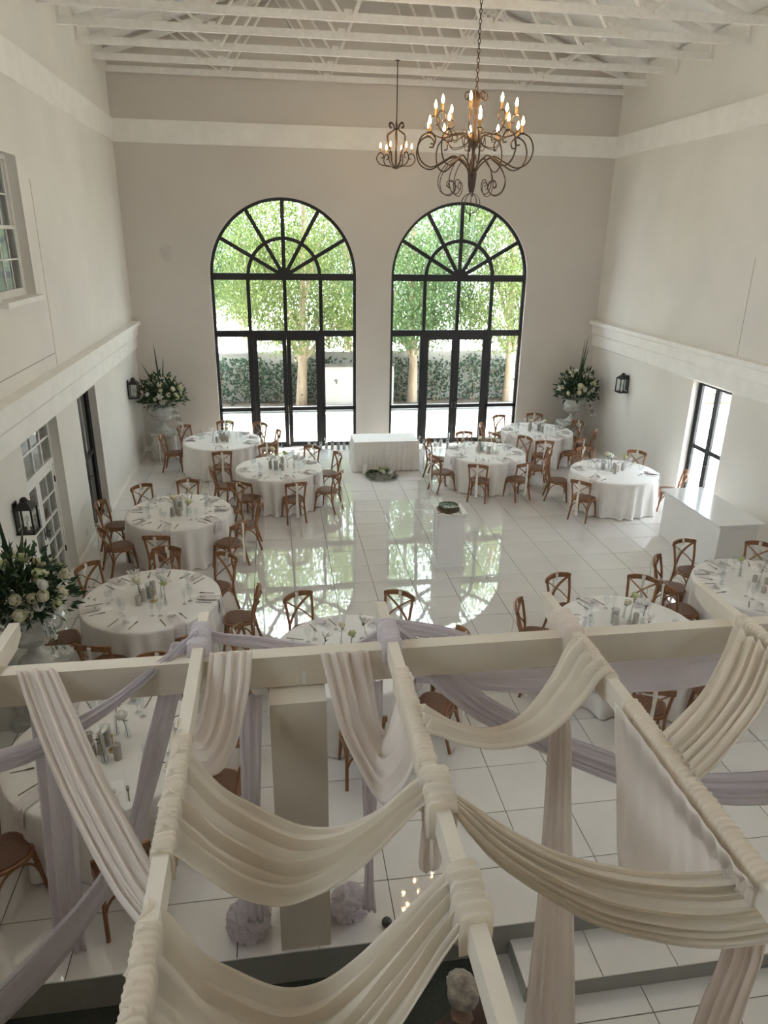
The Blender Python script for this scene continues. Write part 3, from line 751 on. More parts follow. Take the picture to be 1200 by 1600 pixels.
def cloth_mesh(seed):
    rn = random.Random(seed); n = 168; ks = [rn.choice((10, 11, 12)), rn.choice((19, 20, 21)), rn.choice((27, 29))]; ph = [rn.random()*6.28 for _ in range(4)]
    prof = [(0.0, TZ), (0.3, TZ), (0.6, TZ), (0.85, TZ), (TR-.012, TZ), (TR, TZ-.01), (TR+.003, TZ-.04), (TR+.008, .60), (TR+.012, .45), (TR+.018, .30), (TR+.024, .15), (TR+.03, .04), (TR+.034, .012)]
    vs = []
    for i, (r, z) in enumerate(prof):
        for j in range(n):
            th = 2*pi*j/n; t = max(0, (TZ-.03-z)/TZ)
            f = .7*sin(ks[0]*th+ph[0]+.9*sin(2*th+ph[3]))+sin(ks[1]*th+ph[1]+.8*sin(3*th+ph[2]))+.5*sin(ks[2]*th+ph[2])
            rr = r+(0.05*(abs(f)**.8*(1 if f > 0 else -1)-.4)*t**0.7 if i > 5 else 0)
            vs.append((rr*cos(th), rr*sin(th), z))
    fs = [(i*n+j, i*n+(j+1) % n, (i+1)*n+(j+1) % n, (i+1)*n+j) for i in range(1, len(prof)-1) for j in range(n)]
    fs += [(0, n+j, n+(j+1) % n) for j in range(n)]
    me = MB().add(vs, fs).mesh('tablecloth', True); me.materials.append(MT['cloth']); return me

# shared small meshes
def fin(m_, name, mt, smooth=True):
    me = m_.mesh(name, smooth); me.materials.append(MT[mt]); return me
WINE = fin(MB().lathe([(.001, .001), (.034, .002), (.033, .005), (.005, .010), (.004, .085), (.012, .098), (.034, .125), (.040, .155), (.036, .205)], 14, cap=False), 'wine_glass', 'glassware')
FLUTE = fin(MB().lathe([(.001, .001), (.030, .002), (.029, .005), (.005, .010), (.004, .09), (.014, .11), (.025, .15), (.027, .19), (.024, .24)], 12, cap=False), 'champagne_flute', 'glassware')
KNIFE = fin(MB().box((-.006, -.11, 0), (.006, -.01, .006)).prism([(-.007, -.01), (.007, -.01), (.009, .07), (.003, .115), (-.006, .10)], 0.001, .0045, 'xy'), 'table_knife', 'steel', False)
fk = MB().box((-.005, -.10, 0), (.005, .02, .005)).prism([(-.005, .02), (.005, .02), (.012, .045), (.012, .06), (-.012, .06), (-.012, .045)], .001, .005, 'xy')
for i in range(4): fk.box((-.012+.007*i, .058, .001), (-.009+.007*i, .105, .005))
FORK = fin(fk, 'table_fork', 'steel', False)
CARD = fin(MB().box((-.052, -.08, 0), (.052, .08, .002)), 'menu_card', 'card', False)
def napkin_mesh(seed):
    rn = random.Random(seed); m_ = MB(); vs = []
    # local +y = outwards; lies on table, folds over the edge and hangs
    pth = [(-.30, .004), (-.24, .022), (-.16, .014), (-.06, .008), (.0, .007), (.015, -.004), (.026, -.05), (.030, -.12), (.034, -.19)]
    pth = [(y, z) for y, z in pth]; w = [.030, .045, .05, .052, .055, .056, .06, .063, .066]; nn = 9
    for i, (y, z) in enumerate(pth):
        for j in range(nn):
            u = -1+2*j/(nn-1); b = .007*sin(u*7+i*.4+rn.random()*.4)
            up = i < 5
            vs.append((u*w[i]+.006*sin(i), y+(0 if up else b), z+(abs(b)+.002 if up else 0)))
    fs = [(i*nn+j, i*nn+j+1, (i+1)*nn+j+1, (i+1)*nn+j) for i in range(len(pth)-1) for j in range(nn-1)]
    me = m_.add(vs, fs).mesh('napkin', True, False); me.materials.append(MT['napkin']); return me
NAPS = [napkin_mesh(i) for i in range(4)]
def flat_napkin():
    m_ = MB(); vs = []; nn = 9; mm = 8
    for i in range(mm):
        for j in range(nn):
            u = -1+2*j/(nn-1); y = -.16+.24*i/(mm-1); w = .03+.045*abs(i-2)/5
            vs.append((u*w, y, .004+.012*abs(sin(u*5+i*.7))+.012*(i == 2)))
    fs = [(i*nn+j, i*nn+j+1, (i+1)*nn+j+1, (i+1)*nn+j) for i in range(mm-1) for j in range(nn-1)]
    me = m_.add(vs, fs).mesh('napkin', True, False); me.materials.append(MT['napkin']); return me
NAPF = flat_napkin()
def knot_mesh():
    m_ = MB(); m_.tube([(0, -.02, .03), (.02, -.01, .045), (.0, .02, .04), (-.02, 0, .03), (.0, -.02, .035)], .014, 7); return fin(m_, 'napkin_knot', 'napkin')
KNOT = knot_mesh()
CANS = []
for r, h in ((.036, .20), (.036, .14), (.034, .10), (.038, .17)):
    CANS.append((fin(MB().lathe([(r, 0), (r, h-.004), (r-.004, h), (.012, h-.006), (.0, h-.007)], 18), 'pillar_candle', 'candle'),
                 fin(MB().tube([(0, 0, h-.008), (.002, 0, h+.012)], .0017, 5), 'wick', 'wick'), r, h))
HUR = fin(MB().lathe([(.052, .0), (.052, .22), (.050, .22), (.050, .006), (.0, .006)], 20, cap=False), 'glass_cylinder', 'glassware')
VASE = fin(MB().lathe([(.001, .002), (.026, .003), (.032, .03), (.026, .07), (.012, .11), (.010, .16), (.014, .175)], 14, cap=False), 'bud_vase', 'glassware')
def rose_mesh(name, r, mt, seed):
    rn = random.Random(seed); m_ = MB(); m_.ball((0, 0, 0), r*.62, 8, 5)
    for lay, (rr, tilt, cnt) in enumerate(((.66, .25, 5), (.80, .6, 6), (.95, 1.0, 7))):
        for i in range(cnt):
            a = 2*pi*(i+.5*lay)/cnt+rn.random()*.3; vs = []
            for u in range(4):
                for w_ in range(3):
                    fu = u/3; fw_ = w_-1
                    rad = r*rr*(0.35+0.65*sin(fu*1.35))*(.9+.1*tilt); z = r*(-.55+fu*(1.25-.55*tilt))
                    aa = a+fw_*0.62*(1-.35*fu*fu)*(1 if fu < .9 else .75)
                    vs.append((rad*cos(aa), rad*sin(aa), z-.08*r*abs(fw_)))
            m_.add(vs, [(u*3+w_, u*3+w_+1, (u+1)*3+w_+1, (u+1)*3+w_) for u in range(3) for w_ in range(2)])
    return fin(m_, name, mt)
ROSES = [rose_mesh('rose', .046, 'petal', 1), rose_mesh('rose', .046, 'petal_white', 2), rose_mesh('rose', .046, 'petal_green', 3)]
def lily_mesh():
    m_ = MB()
    for i in range(6):
        a = 2*pi*i/6; d = V(cos(a), sin(a), .55).normalized(); m_.leaf((0, 0, 0), d, (0, 0, 1), .085, .04, -.4)
    m_.ball((0, 0, .012), .010, 6, 4); return fin(m_, 'lily', 'petal_white')
LILY = lily_mesh()
STEMS = []
for i in range(3):
    rn = random.Random(i); tip = V(rn.uniform(-.05, .05), rn.uniform(-.05, .05), .27+.05*i)
    m_ = MB().tube(smooth_path([(0, 0, .01), (tip.x*.3, tip.y*.3, .14), tip], 4), .0028, 5)
    for q in range(3):
        a = rn.random()*6.28; m_.leaf(tip*(.72+.07*q), (cos(a), sin(a), .4), (0, 0, 1), .055, .02)
    STEMS.append((fin(m_, 'stem', 'leaf_dark'), tip))

def put(name, me, loc, rz=0, parent=None, sc=None):
    o = link(name, me, parent, loc); o.rotation_euler = (0, 0, rz)
    if sc: o.scale = (sc, sc, sc)
    return o
for ti, (key, (cx, cy, ph, angs)) in enumerate(TABLES.items()):
    rn = random.Random(100+ti)
    t = empty('round_table', (cx, cy, 0)); t.rotation_euler = (0, 0, rn.random()*6)
    tag(t, 'round %s with floor-length white cloth' % ph, 'table', 'round guest tables')
    link('tablecloth', cloth_mesh(ti), t)
    MB().lathe([(.88, TZ-.035), (.88, TZ-.008), (.0, TZ-.008)], 32).build('tabletop', 'wood', t)
    MB().lathe([(.30, .01), (.28, .05), (.05, .09), (.05, TZ-.04)], 16).build('pedestal', 'wood', t)
    used = {}
    for a in sorted(angs):
        k_ = int(round(((a+360) % 360)/45)) % 8
        alt = [k_, (k_+1) % 8, (k_-1) % 8] if ((a+360) % 360)/45 > k_ or k_ == 0 and a > 0 else [k_, (k_-1) % 8, (k_+1) % 8]
        for q in alt:
            if q not in used: used[q] = a; break
    for q, a in used.items():
        th = radians(a); rr = 1.165+rn.uniform(-.03, .05)
        o = chair0 if first else dup(chair0); first = False
        o.location = (cx+rr*cos(th), cy+rr*sin(th), 0); o.rotation_euler = (0, 0, th+pi/2+rn.uniform(-.12, .12))
        tag(o, 'brown cross-back chair with sash, %s side of %s' % (DIRS[q], ph), 'chair', 'cross-back dining chairs')
        # place setting: local frame, outward = (cos th, sin th)
        def P(out, lat, z=TZ+.001): return (cx+out*cos(th)-lat*sin(th), cy+out*sin(th)+lat*cos(th), z)
        rz = th-pi/2
        pl = ', %s place of the %s' % (DIRS[q], ph); kn = rn.random()
        if kn < .62:
            o = put('napkin', rn.choice(NAPS), P(TR-.004, .0+rn.uniform(-.03, .03), TZ+.002), rz); o.scale = (1.35, 1, 1); put('knot', KNOT, (0, -.22, .004), 0, o)
            tag(o, 'linen napkin over the edge'+pl, 'napkin', 'linen napkins')
        else:
            o = put('napkin', NAPF, P(TR-.11, .0, TZ+.004), rz+rn.uniform(-.3, .3)); put('knot', KNOT, (0, -.10, .004), 0, o); tag(o, 'knotted linen napkin'+pl, 'napkin', 'linen napkins')
        tag(put('table_knife', KNIFE, P(TR-.20, -.14), rz+pi+rn.uniform(-.1, .1)), 'dark table knife'+pl, 'knife', 'table knives')
        tag(put('table_fork', FORK, P(TR-.20, .14), rz+pi+rn.uniform(-.1, .1)), 'dark table fork'+pl, 'fork', 'table forks')
        tag(put('menu_card', CARD, P(TR-.33, .055), rz+rn.uniform(-.2, .2)), 'white menu card'+pl, 'menu card', 'menu cards')
        tag(put('wine_glass', WINE, P(TR-.38, -.10)), 'clear wine glass'+pl, 'wine glass', 'wine glasses')
        tag(put('champagne_flute', FLUTE, P(TR-.44, -.18)), 'tall champagne flute'+pl, 'champagne flute', 'champagne flutes')
    # centrepiece
    spots = [(*at_z(u_, v_, TZ).to_2d(), .06) for kk, u_, v_ in (('T5', 178, 1172), ('T5', 214, 1176), ('T4', 240, 940), ('T7', 912, 985)) if kk == key]
    def spot(rmin, rmax, gap):
        for _ in range(200):
            a = rn.random()*6.28; r = rn.uniform(rmin, rmax); p = (cx+r*cos(a), cy+r*sin(a))
            if all(hypot(p[0]-q[0], p[1]-q[1]) > gap+q[2] for q in spots): spots.append((*p, gap)); return p
        return None
    bare = []
    for i in range(5):
        hur = i == 0
        p = spot(.02, .26, .056 if hur else .042)
        if not p: continue
        me, wk, r, h = CANS[rn.randrange(4)]
        c = put('pillar_candle', me, (p[0], p[1], TZ+(.008 if hur else .001))); put('wick', wk, (0, 0, 0), 0, c)
        if hur:
            tag(c, 'taupe pillar candle inside the glass cylinder on the %s' % ph, 'candle')
            tag(put('glass_cylinder', HUR, (p[0], p[1], TZ+.001)), 'clear glass cylinder around a candle on the %s' % ph, 'candle holder')
        else: bare.append((px_of((p[0], p[1], TZ))[0], c))
    for r_, (u_, c) in enumerate(sorted(bare, key=lambda z: z[0])):
        tag(c, '%s taupe candle from the left on the %s' % (ordn[r_]+' bare', ph), 'candle', 'bare candles on the '+ph)
    roses = []
    for i in range(4):
        p = spot(.05, .34, .05)
        if not p: continue
        v = put('bud_vase', VASE, (p[0], p[1], TZ+.001), rn.random()*6, None, rn.uniform(.9, 1.15))
        me, tip = STEMS[i % 3]; s_ = put('stem', me, (0, 0, .0), 0, v)
        fl_ = put('flower', LILY if i == 3 else ROSES[(i+ti) % 3], tip, rn.random()*6, s_)
        fl_.rotation_euler = (rn.uniform(-.5, .5), rn.uniform(-.5, .5), rn.random()*6)
        fl_.scale = (1.35,)*3
        if i == 3: tag(v, 'bud vase with a white lily on the %s' % ph, 'vase')
        else: roses.append((px_of((p[0], p[1], TZ))[0], v))
    for r_, (u_, v) in enumerate(sorted(roses, key=lambda z: z[0])):
        tag(v, '%s rose bud vase from the left on the %s' % (ordn[r_], ph), 'vase', 'rose bud vases on the '+ph)

def brass_holder(px_, py_, where):
    p = at_z(px_, py_, TZ); t = empty('candlestick', (p.x, p.y, TZ+.001))
    MB().lathe([(.0, 0), (.042, .001), (.046, .008), (.040, .012), (.010, .016), (.006, .03), (.005, .15), (.012, .16), (.016, .175), (.012, .18)], 16).build('holder', 'brass', t, True)
    MB().tube([(.040, 0, .012), (.060, 0, .022), (.058, 0, .040), (.042, 0, .036)], .004, 6).build('finger_ring', 'brass', t, True)
    tag(t, 'brass candlestick on the '+where, 'candlestick')
brass_holder(178, 1172, 'table under the lavender drapes')
brass_holder(240, 940, 'table by the near urn')
def number_sign(px_, py_, label, digits):
    p = at_z(px_, py_, TZ); t = empty('table_sign', (p.x, p.y, TZ+.001)); t.rotation_euler = (0, 0, atan2(CAM.x-p.x, p.y-CAM.y)*-1)
    o = MB(); o.prism([(.045*cos(a), .085+.085*sin(a)) for a in [2*pi*i/28 for i in range(28)]], -.002, .002); o.build('plate', 'card', t)
    MB().box((-.03, -.012, 0), (.03, .012, .008)).build('stand', 'card', t)
    if digits:
        MB().tube([(-.012, -.004, .075), (-.012, -.004, .035)], .0025, 5).build('digit', 'lantern', t)
        MB().tube([(.010+.009*cos(a), -.004, .052+.014*sin(a)) for a in [2*pi*i/14 for i in range(15)]], .0025, 5, False).build('digit', 'lantern', t)
    tag(t, label, 'table sign')
number_sign(214, 1176, 'white oval table number sign on the table under the lavender drapes', True)
number_sign(912, 985, 'white oval table sign on the table behind the right pergola beam', False)

# ================================================================== URNS, PEDESTALS, FLOWERS
def pedestal(loc, label):
    t = empty('pedestal', loc); m_ = MB()
    oc = lambda w, c: [(-w, -w+c), (-w+c, -w), (w-c, -w), (w, -w+c), (w, w-c), (w-c, w), (-w+c, w), (-w, w-c)]
    def blk(mb, w, c, z0, z1, w2=None):
        A = oc(w, c); B = oc(w2 or w, c); n = 8
        mb.add([(x, y, z0) for x, y in A]+[(x, y, z1) for x, y in B], [tuple(reversed(range(8))), tuple(range(8, 16))]+[(i, (i+1) % 8, 8+(i+1) % 8, 8+i) for i in range(8)])
    a = MB(); blk(a, .33, .08, 0, .08); blk(a, .33, .08, .08, .11, .30); a.build('plinth_base', 'stone', t)
    a = MB(); blk(a, .29, .08, .11, .64); a.build('shaft', 'stone', t)
    a = MB(); blk(a, .30, .08, .64, .68, .34); blk(a, .345, .08, .68, .735); a.build('cap', 'stone', t)
    for k_ in range(4):      # relief swags on the faces
        an = k_*pi/2
        b = MB(); b.tube([(.14*cos(u)-.0, -.292, .42+.10*sin(u)) for u in [pi+pi*i/8 for i in range(9)]], .018, 6); b.ball((0, -.29, .46), .05, 8, 5, (1, .4, 1))
        o = b.build('relief', 'stone', t, True); o.rotation_euler = (0, 0, an)
    tag(t, label, 'pedestal', 'stone pedestals'); return t
def urn(loc, label, sc=1.0):
    t = empty('urn', loc); t.scale = (sc, sc, sc)
    gad = lambda i, th: 1+.035*abs(sin(9*th)) if 2 <= i <= 5 else 1
    MB().lathe([(.20, 0), (.20, .03), (.18, .045), (.15, .07), (.085, .13), (.065, .19), (.075, .22), (.10, .235), (.075, .25)], 28, mod=lambda i, th: 1+.05*abs(sin(7*th)) if 3 <= i <= 5 else 1).build('foot', 'stone', t, True)
    MB().lathe([(.07, .25), (.12, .265), (.20, .30), (.255, .36), (.265, .40), (.245, .42), (.235, .44), (.245, .52), (.275, .60), (.31, .635), (.315, .655), (.285, .655), (.25, .60), (.0, .55)], 36, mod=gad).build('bowl', 'stone', t, True)
    for s in (-1, 1):
        MB().tube(smooth_path([(s*.25, 0, .42), (s*.33, 0, .46), (s*.36, 0, .56), (s*.30, 0, .62)], 4), .018, 6).build('urn_handle', 'stone', t, True)
    tag(t, label, 'urn', 'stone urns'); return t
def arrangement(loc, label, seed, R=.58, n_fl=42, dense=1.0, bladedir=None):
    rn = random.Random(seed); t = empty('flower_arrangement', loc)
    def dirv(lo=-.15, hi=1.0):
        z = rn.uniform(lo, hi); a = rn.random()*6.28; q = sqrt(max(0, 1-z*z)); return V(q*cos(a), q*sin(a), z)
    for mt, cnt, (l0, l1) in (('leaf_dark', 420, (.10, .20)), ('leaf', 520, (.06, .14)), ('leaf_olive', 200, (.05, .10))):
        m_ = MB()
        for _ in range(int(cnt*dense)):
            d = dirv(-.25); rr = rn.uniform(.25, 1.0)*R*(1.0 if d.z < .6 else 1.1); c = d*rr*V(1, 1, 1).length/1.732 + V(0, 0, .08)
            L = rn.uniform(l0, l1); m_.leaf(c, d+V(rn.gauss(0, .5), rn.gauss(0, .5), rn.gauss(0, .4)), dirv(-1), L, L*.38)
        tag(m_.build('foliage', mt, t, recalc=False), kind='stuff')
    for i in range(n_fl):
        d = dirv(-.05); f = link('flower', LILY if i % 7 == 3 else ROSES[0 if i % 3 else (1 if i % 2 else 2)], t, d*R*rn.uniform(.72, 1.0)+V(0, 0, .10))
        f.rotation_euler = d.to_track_quat('Z', 'Y').to_euler(); q = rn.uniform(1.1, 1.9); f.scale = (q, q, q)
    for k_ in range(6):      # drooping white orchid-like spray on one side
        m_ = MB(); d0 = V(.55+rn.uniform(-.1, .1), -.35+rn.uniform(-.1, .1), 0)
        pts = [V(0, 0, .1)+d0*(u*R*1.3)+V(rn.uniform(-.04, .04), 0, .15*u-.75*u*u) for u in [i/7 for i in range(8)]]
        m_.tube(pts, .004, 4)
        s_ = m_.build('spray_stem', 'leaf', t)
        for p in pts[3:]:
            f = link('flower', LILY, s_, p+V(rn.uniform(-.03, .03), -.02, 0)); f.rotation_euler = (rn.uniform(.6, 1.4), 0, rn.random()*6); f.scale = (.75,)*3
    for k_, (dx, dy, L) in enumerate(bladedir or ((-.08, 0, 1.35), (-.42, -.05, .95), (.12, .05, 1.05))):
        m_ = MB(); vs = []; N = 8
        for i in range(N+1):
            u = i/N; w = .032*(1-u)**.6*(.5+u*1.2 if u < .4 else 1); c = V(dx*u, dy*u, .1+L*u-.12*abs(dx)*u*u)
            vs += [c+V(-w, 0, 0), c+V(0, -.008, 0), c+V(w, 0, 0)]
        m_.add(vs, [(i*3+j, i*3+j+1, (i+1)*3+j+1, (i+1)*3+j) for i in range(N) for j in range(2)])
        m_.build('blade_leaf', 'leaf_olive' if k_ == 2 else 'leaf_dark', t, True, recalc=False)
    for k_ in range(9):      # palm-like fronds reaching sideways
        a = rn.random()*6.28; m_ = MB(); d = V(cos(a), sin(a), .12)
        for i in range(14):
            u = i/13; p = V(0, 0, .08)+d*(u*R*1.35)+V(0, 0, .10*u-.25*u*u)
            for s in (-1, 1): m_.leaf(p, d*.7+V(-sin(a), cos(a), 0)*s*(1-u*.5), (0, 0, 1), .11*(1-.5*u), .018)
        m_.build('frond', 'leaf_dark' if k_ % 2 else 'leaf', t, recalc=False)
    lo_x, hi_x, hi_y = .03-loc[0], XR-.03-loc[0], D-.07-loc[1]
    for ch in [c for c in bpy.data.objects if c.parent == t]:
        if ch.name.startswith('flower'):
            ch.location.x = min(max(ch.location.x, lo_x+.07), hi_x-.07); ch.location.y = min(ch.location.y, hi_y-.07)
        else:
            for v in ch.data.vertices:
                v.co.x = min(max(v.co.x, lo_x), hi_x); v.co.y = min(v.co.y, hi_y)
    tag(t, label, 'flowers', 'urn flower arrangements'); return t
pedestal((.60, 18.45, 0), 'octagonal grey stone pedestal in the far left corner')
urn((.60, 18.45, .737), 'grey stone urn on the far left corner pedestal')
arrangement((.66, 18.38, 1.50), 'white and cream flowers in the far left urn', 5)
pedestal((11.66, 18.45, 0), 'octagonal grey stone pedestal in the far right corner')
urn((11.66, 18.45, .737), 'grey stone urn on the far right corner pedestal')
arrangement((11.68, 18.36, 1.50), 'white flowers with tall yellow-green blades in the far right urn', 9, bladedir=((.16, 0, 1.5), (.22, .04, 1.25), (.10, .05, 1.4), (.9, .0, .5)))
pedestal((.62, 7.66, 0), 'stone pedestal in the near left corner behind the beam')
urn((.62, 7.66, .737), 'large near stone urn with fluted foot at the left edge')
arrangement((.60, 7.62, 1.50), 'large near cream rose arrangement at the left edge', 14, R=.56, n_fl=50, bladedir=((-.12, -.05, 1.55), (-.45, -.05, .95), (.12, .1, .9)))

# ================================================================== COUNTER, PLINTH, HEAD TABLE
t = empty('bar_counter', (11.33, 11.18, 0))
MB().box((-.36, -.92, 0), (.36, .92, .91)).build('counter_body', 'counter', t)
MB().box((-.43, -.98, .91), (.43, .98, .95)).build('counter_top', 'counter_top', t)
tag(t, 'plain white bar counter with overhanging top near the right wall', 'counter')
t = empty('plinth', (6.43, 11.22, 0)); w = .225
MB().box((-w-.025, -w-.025, 0), (w+.025, w+.025, .075)).build('plinth_base', 'counter', t)
MB().box((-w, -w, .075), (w, w, 1.0)).build('shaft', 'counter', t)
m_ = MB()
for z, e in ((1.0, .008), (1.02, .02), (1.04, .035)): m_.box((-w-e, -w-e, z), (w+e, w+e, z+.02))
m_.build('cap', 'counter', t)
for s in (-1, 1):       # raised rectangular mouldings on the faces
    for ax in (0, 1):
        m_ = MB(); a, b, z0, z1, d = -.15, .15, .16, .92, w+.008
        for (p, q, r_, u) in ((a, a+.02, z0, z1), (b-.02, b, z0, z1), (a, b, z0, z0+.02), (a, b, z1-.02, z1)):
            if ax == 0: m_.box((min(s*w, s*d), p, r_), (max(s*w, s*d), q, u))
            elif s > 0: m_.box((p, w, r_), (q, d, u))
        if m_.v: m_.build('panel_moulding', 'counter', t)
tag(t, 'white square plinth standing on the dance floor', 'plinth')
t = empty('round_tray', (6.40, 11.20, 1.061))
MB().lathe([(.0, 0), (.19, 0), (.20, .012), (.20, .03), (.185, .03), (.18, .015), (.0, .012)], 28).build('tray_rim', 'book', t, True)
MB().lathe([(.13, .015), (.165, .02), (.17, .075), (.175, .08), (.16, .085), (.15, .05), (.0, .045)], 28).build('basket', 'book', t, True)
m_ = MB(); m_.tube([(.165*cos(a), .165*sin(a), .088) for a in [2*pi*i/24 for i in range(25)]], .008, 6, False); m_.tube([(-.16, 0, .09), (0, 0, .10), (.16, 0, .09)], .006, 6); m_.tube([(0, -.16, .09), (0, 0, .10), (0, .16, .09)], .006, 6)
m_.build('lid_ring', 'metal_dark', t, True)
MB().lathe([(.158, .078), (.158, .084), (.0, .09)], 24).build('lid', 'glassware', t)
tag(t, 'round dark woven tray with a framed glass lid on the plinth', 'tray')
for i, (x, y, a) in enumerate(((6.24, 11.06, .5), (6.36, 10.99, -.4), (6.58, 11.03, 1.45))):
    o = put('pen', fin(MB().tube([(-.07, 0, 0), (.06, 0, 0), (.075, 0, 0)], [.005, .005, .001], 6), 'pen', 'lantern'), (x, y, 1.066), a)
    tag(o, ('dark pen on the plinth left of the tray', 'dark pen lying at the plinth front edge', 'dark pen on the plinth right of the tray')[i], 'pen')
# head table
t = empty('sweetheart_table', (6.17, 17.15, 0)); hx, hy = .80, .40
MB().box((-hx+.01, -hy+.01, .72), (hx-.01, hy-.01, .755)).build('tabletop', 'wood', t)
for x in (-hx+.08, hx-.08):
    for y in (-hy+.08, hy-.08): MB().box((x-.025, y-.025, .012), (x+.025, y+.025, .72)).build('leg', 'wood', t)
m_ = MB(); per = []
N = 160
for i in range(N):
    u = i/N*4; s = int(u); f = u-s
    c = [(-hx+2*hx*f, -hy, 0, -1), (hx, -hy+2*hy*f, 1, 0), (hx-2*hx*f, hy, 0, 1), (-hx, hy-2*hy*f, -1, 0)][s]; per.append(c)
vs = []
for z, am in ((.76, 0), (.74, .006), (.5, .018), (.25, .024), (.012, .03)):
    for i, (x, y, nx, ny) in enumerate(per):
        o = am*(1+sin(i*1.9)) + (.004 if z < .75 else 0); vs.append((x+nx*o, y+ny*o, z))
fs = [(a*N+i, a*N+(i+1) % N, (a+1)*N+(i+1) % N, (a+1)*N+i) for a in range(4) for i in range(N)]; fs.append(tuple(range(N)))
m_.add(vs, fs).build('tablecloth', 'cloth', t, True)
tag(t, 'rectangular sweetheart table with pleated white skirt before the arched windows', 'table')
def low_bouquet(loc, label, R, seed, nf):
    rn = random.Random(seed); t = empty('floor_bouquet', loc)
    m_ = MB(); m2 = MB()
    for q in range(260):
        a = rn.random()*6.28; r = R*sqrt(rn.random()); z = (1-(r/R)**2)*R*.55
        (m_ if q % 2 else m2).leaf((r*cos(a), r*sin(a), z*rn.uniform(.3, 1)+.015), (cos(a), sin(a), .25), (0, 0, 1), .12, .04)
    tag(m_.build('foliage', 'leaf_dark', t, recalc=False), kind='stuff'); tag(m2.build('foliage', 'leaf', t, recalc=False), kind='stuff')
    for i in range(nf):
        a = rn.random()*6.28; r = R*.8*sqrt(rn.random()); f = link('flower', ROSES[i % 3], t, (r*cos(a), r*sin(a), (1-(r/R)**2)*R*.6+.03)); f.scale = (1.3,)*3; f.rotation_euler = (rn.uniform(-.5, .5), rn.uniform(-.5, .5), 0)
    tag(t, label, 'flowers')
low_bouquet((5.98, 16.33, 0), 'low greenery and cream rose bouquet on the floor before the sweetheart table', .34, 3, 16)
t = put('table_sign', fin(MB().box((-.05, -.004, 0), (.05, .004, .24)), 'table_sign', 'card', False), (5.60, 16.55, .004)); t.rotation_euler = (-.22, .12, 0)
tag(t, 'small white card leaning on the floor beside the floor bouquet', 'card')
bpy.data.objects['table_sign'].location.z = .0
# rows of candles in glass along the doors
def tall_candle(x, y, h, label, grp, nth):
    o = put('pillar_candle', CANS[1][0], (x, y, .007)); o.scale = (1, 1, h*.55/.14); put('wick', CANS[1][1], (0, 0, 0), 0, o)
    tag(o, '%s floor pillar candle from the left %s' % (nth, label), 'candle', 'floor candles '+grp)
    g = put('glass_cylinder', HUR, (x, y, .001)); g.scale = (1, 1, h/.22); tag(g, '%s glass candle cylinder from the left %s' % (nth, label), 'candle holder', 'floor cylinders '+grp)
rn = random.Random(21)
for i in range(8): tall_candle(4.35+i*.16, 18.86+rn.uniform(-.08, .08), rn.choice((.22, .30, .38)), 'at the left window doors', 'left', ordn[i])
for i in range(10): tall_candle(6.75+i*.16, 18.80+rn.uniform(-.12, .10), rn.choice((.22, .30, .42)), 'at the right window doors', 'right', ordn[i])

# ================================================================== GARDEN
def ground(name, a, b, m, label=None, cat=None):
    o = MB().box(a, b).build(name, m); o['kind'] = 'structure'; return o
ground('ground', (-20, D+.3, -.25), (32, 60, -.03), 'paving')
ground('ground_near', (-20, -30, -.6), (32, YN-.3, -.45), 'paving')
ground('ground_left', (-20, YN-.3, -.25), (-.3, D+.3, -.03), 'paving')
ground('ground_right', (XR+.3, YN-.3, -.25), (32, D+.3, -.03), 'paving')
gw = MB().box((-8, 25.0, -.03), (26, 25.25, 1.68)); gw.box((-8, 24.97, 1.68), (26, 25.28, 1.74))
tag(gw.build('garden_wall', 'garden_wall'), 'long pale garden wall behind the shrubs outside', 'wall')
gw2 = empty('fountain_wall', (5.55, 23.6, 0)); MB().box((-.45, 0, -.03), (1.9, .25, 1.45)).build('wall_panel', 'garden_wall', gw2)
MB().box((-.48, -.03, 1.45), (1.93, .28, 1.52)).build('coping', 'metal_dark', gw2)
MB().lathe([(.06, 0), (.06, .02), (.02, .03)], 12).build('rosette', 'metal_dark', gw2).location = (-.05, -.0, 1.0)
MB().tube([(-.05, -.01, 1.0), (-.05, -.14, 1.0), (-.05, -.2, .93)], .018, 8).build('spout', 'metal_dark', gw2, True)
MB().box((-.62, -.08, -.03), (-.47, .25, 1.25)).build('pier', 'kerb', gw2)
tag(gw2, 'white outdoor fountain wall with dark coping and spout', 'wall')
po = empty('pond', (6.2, 22.9, -.03))
MB().box((-9, -.5, 0), (9, -.18, .17)).build('kerb', 'kerb', po); MB().box((-9, .35, 0), (9, .55, .22)).build('kerb', 'kerb', po)
MB().box((-9, -.18, 0), (9, .35, .10)).build('water', 'water', po)
tag(po, 'long narrow pond with white kerbs outside the windows', 'pond')
MB().box((-8, 23.5, -.03), (26, 25.0, .05)).build('planting_bed', 'soil')
tag(bpy.data.objects['planting_bed'], 'dark soil planting bed along the garden wall', 'soil', kind='structure')
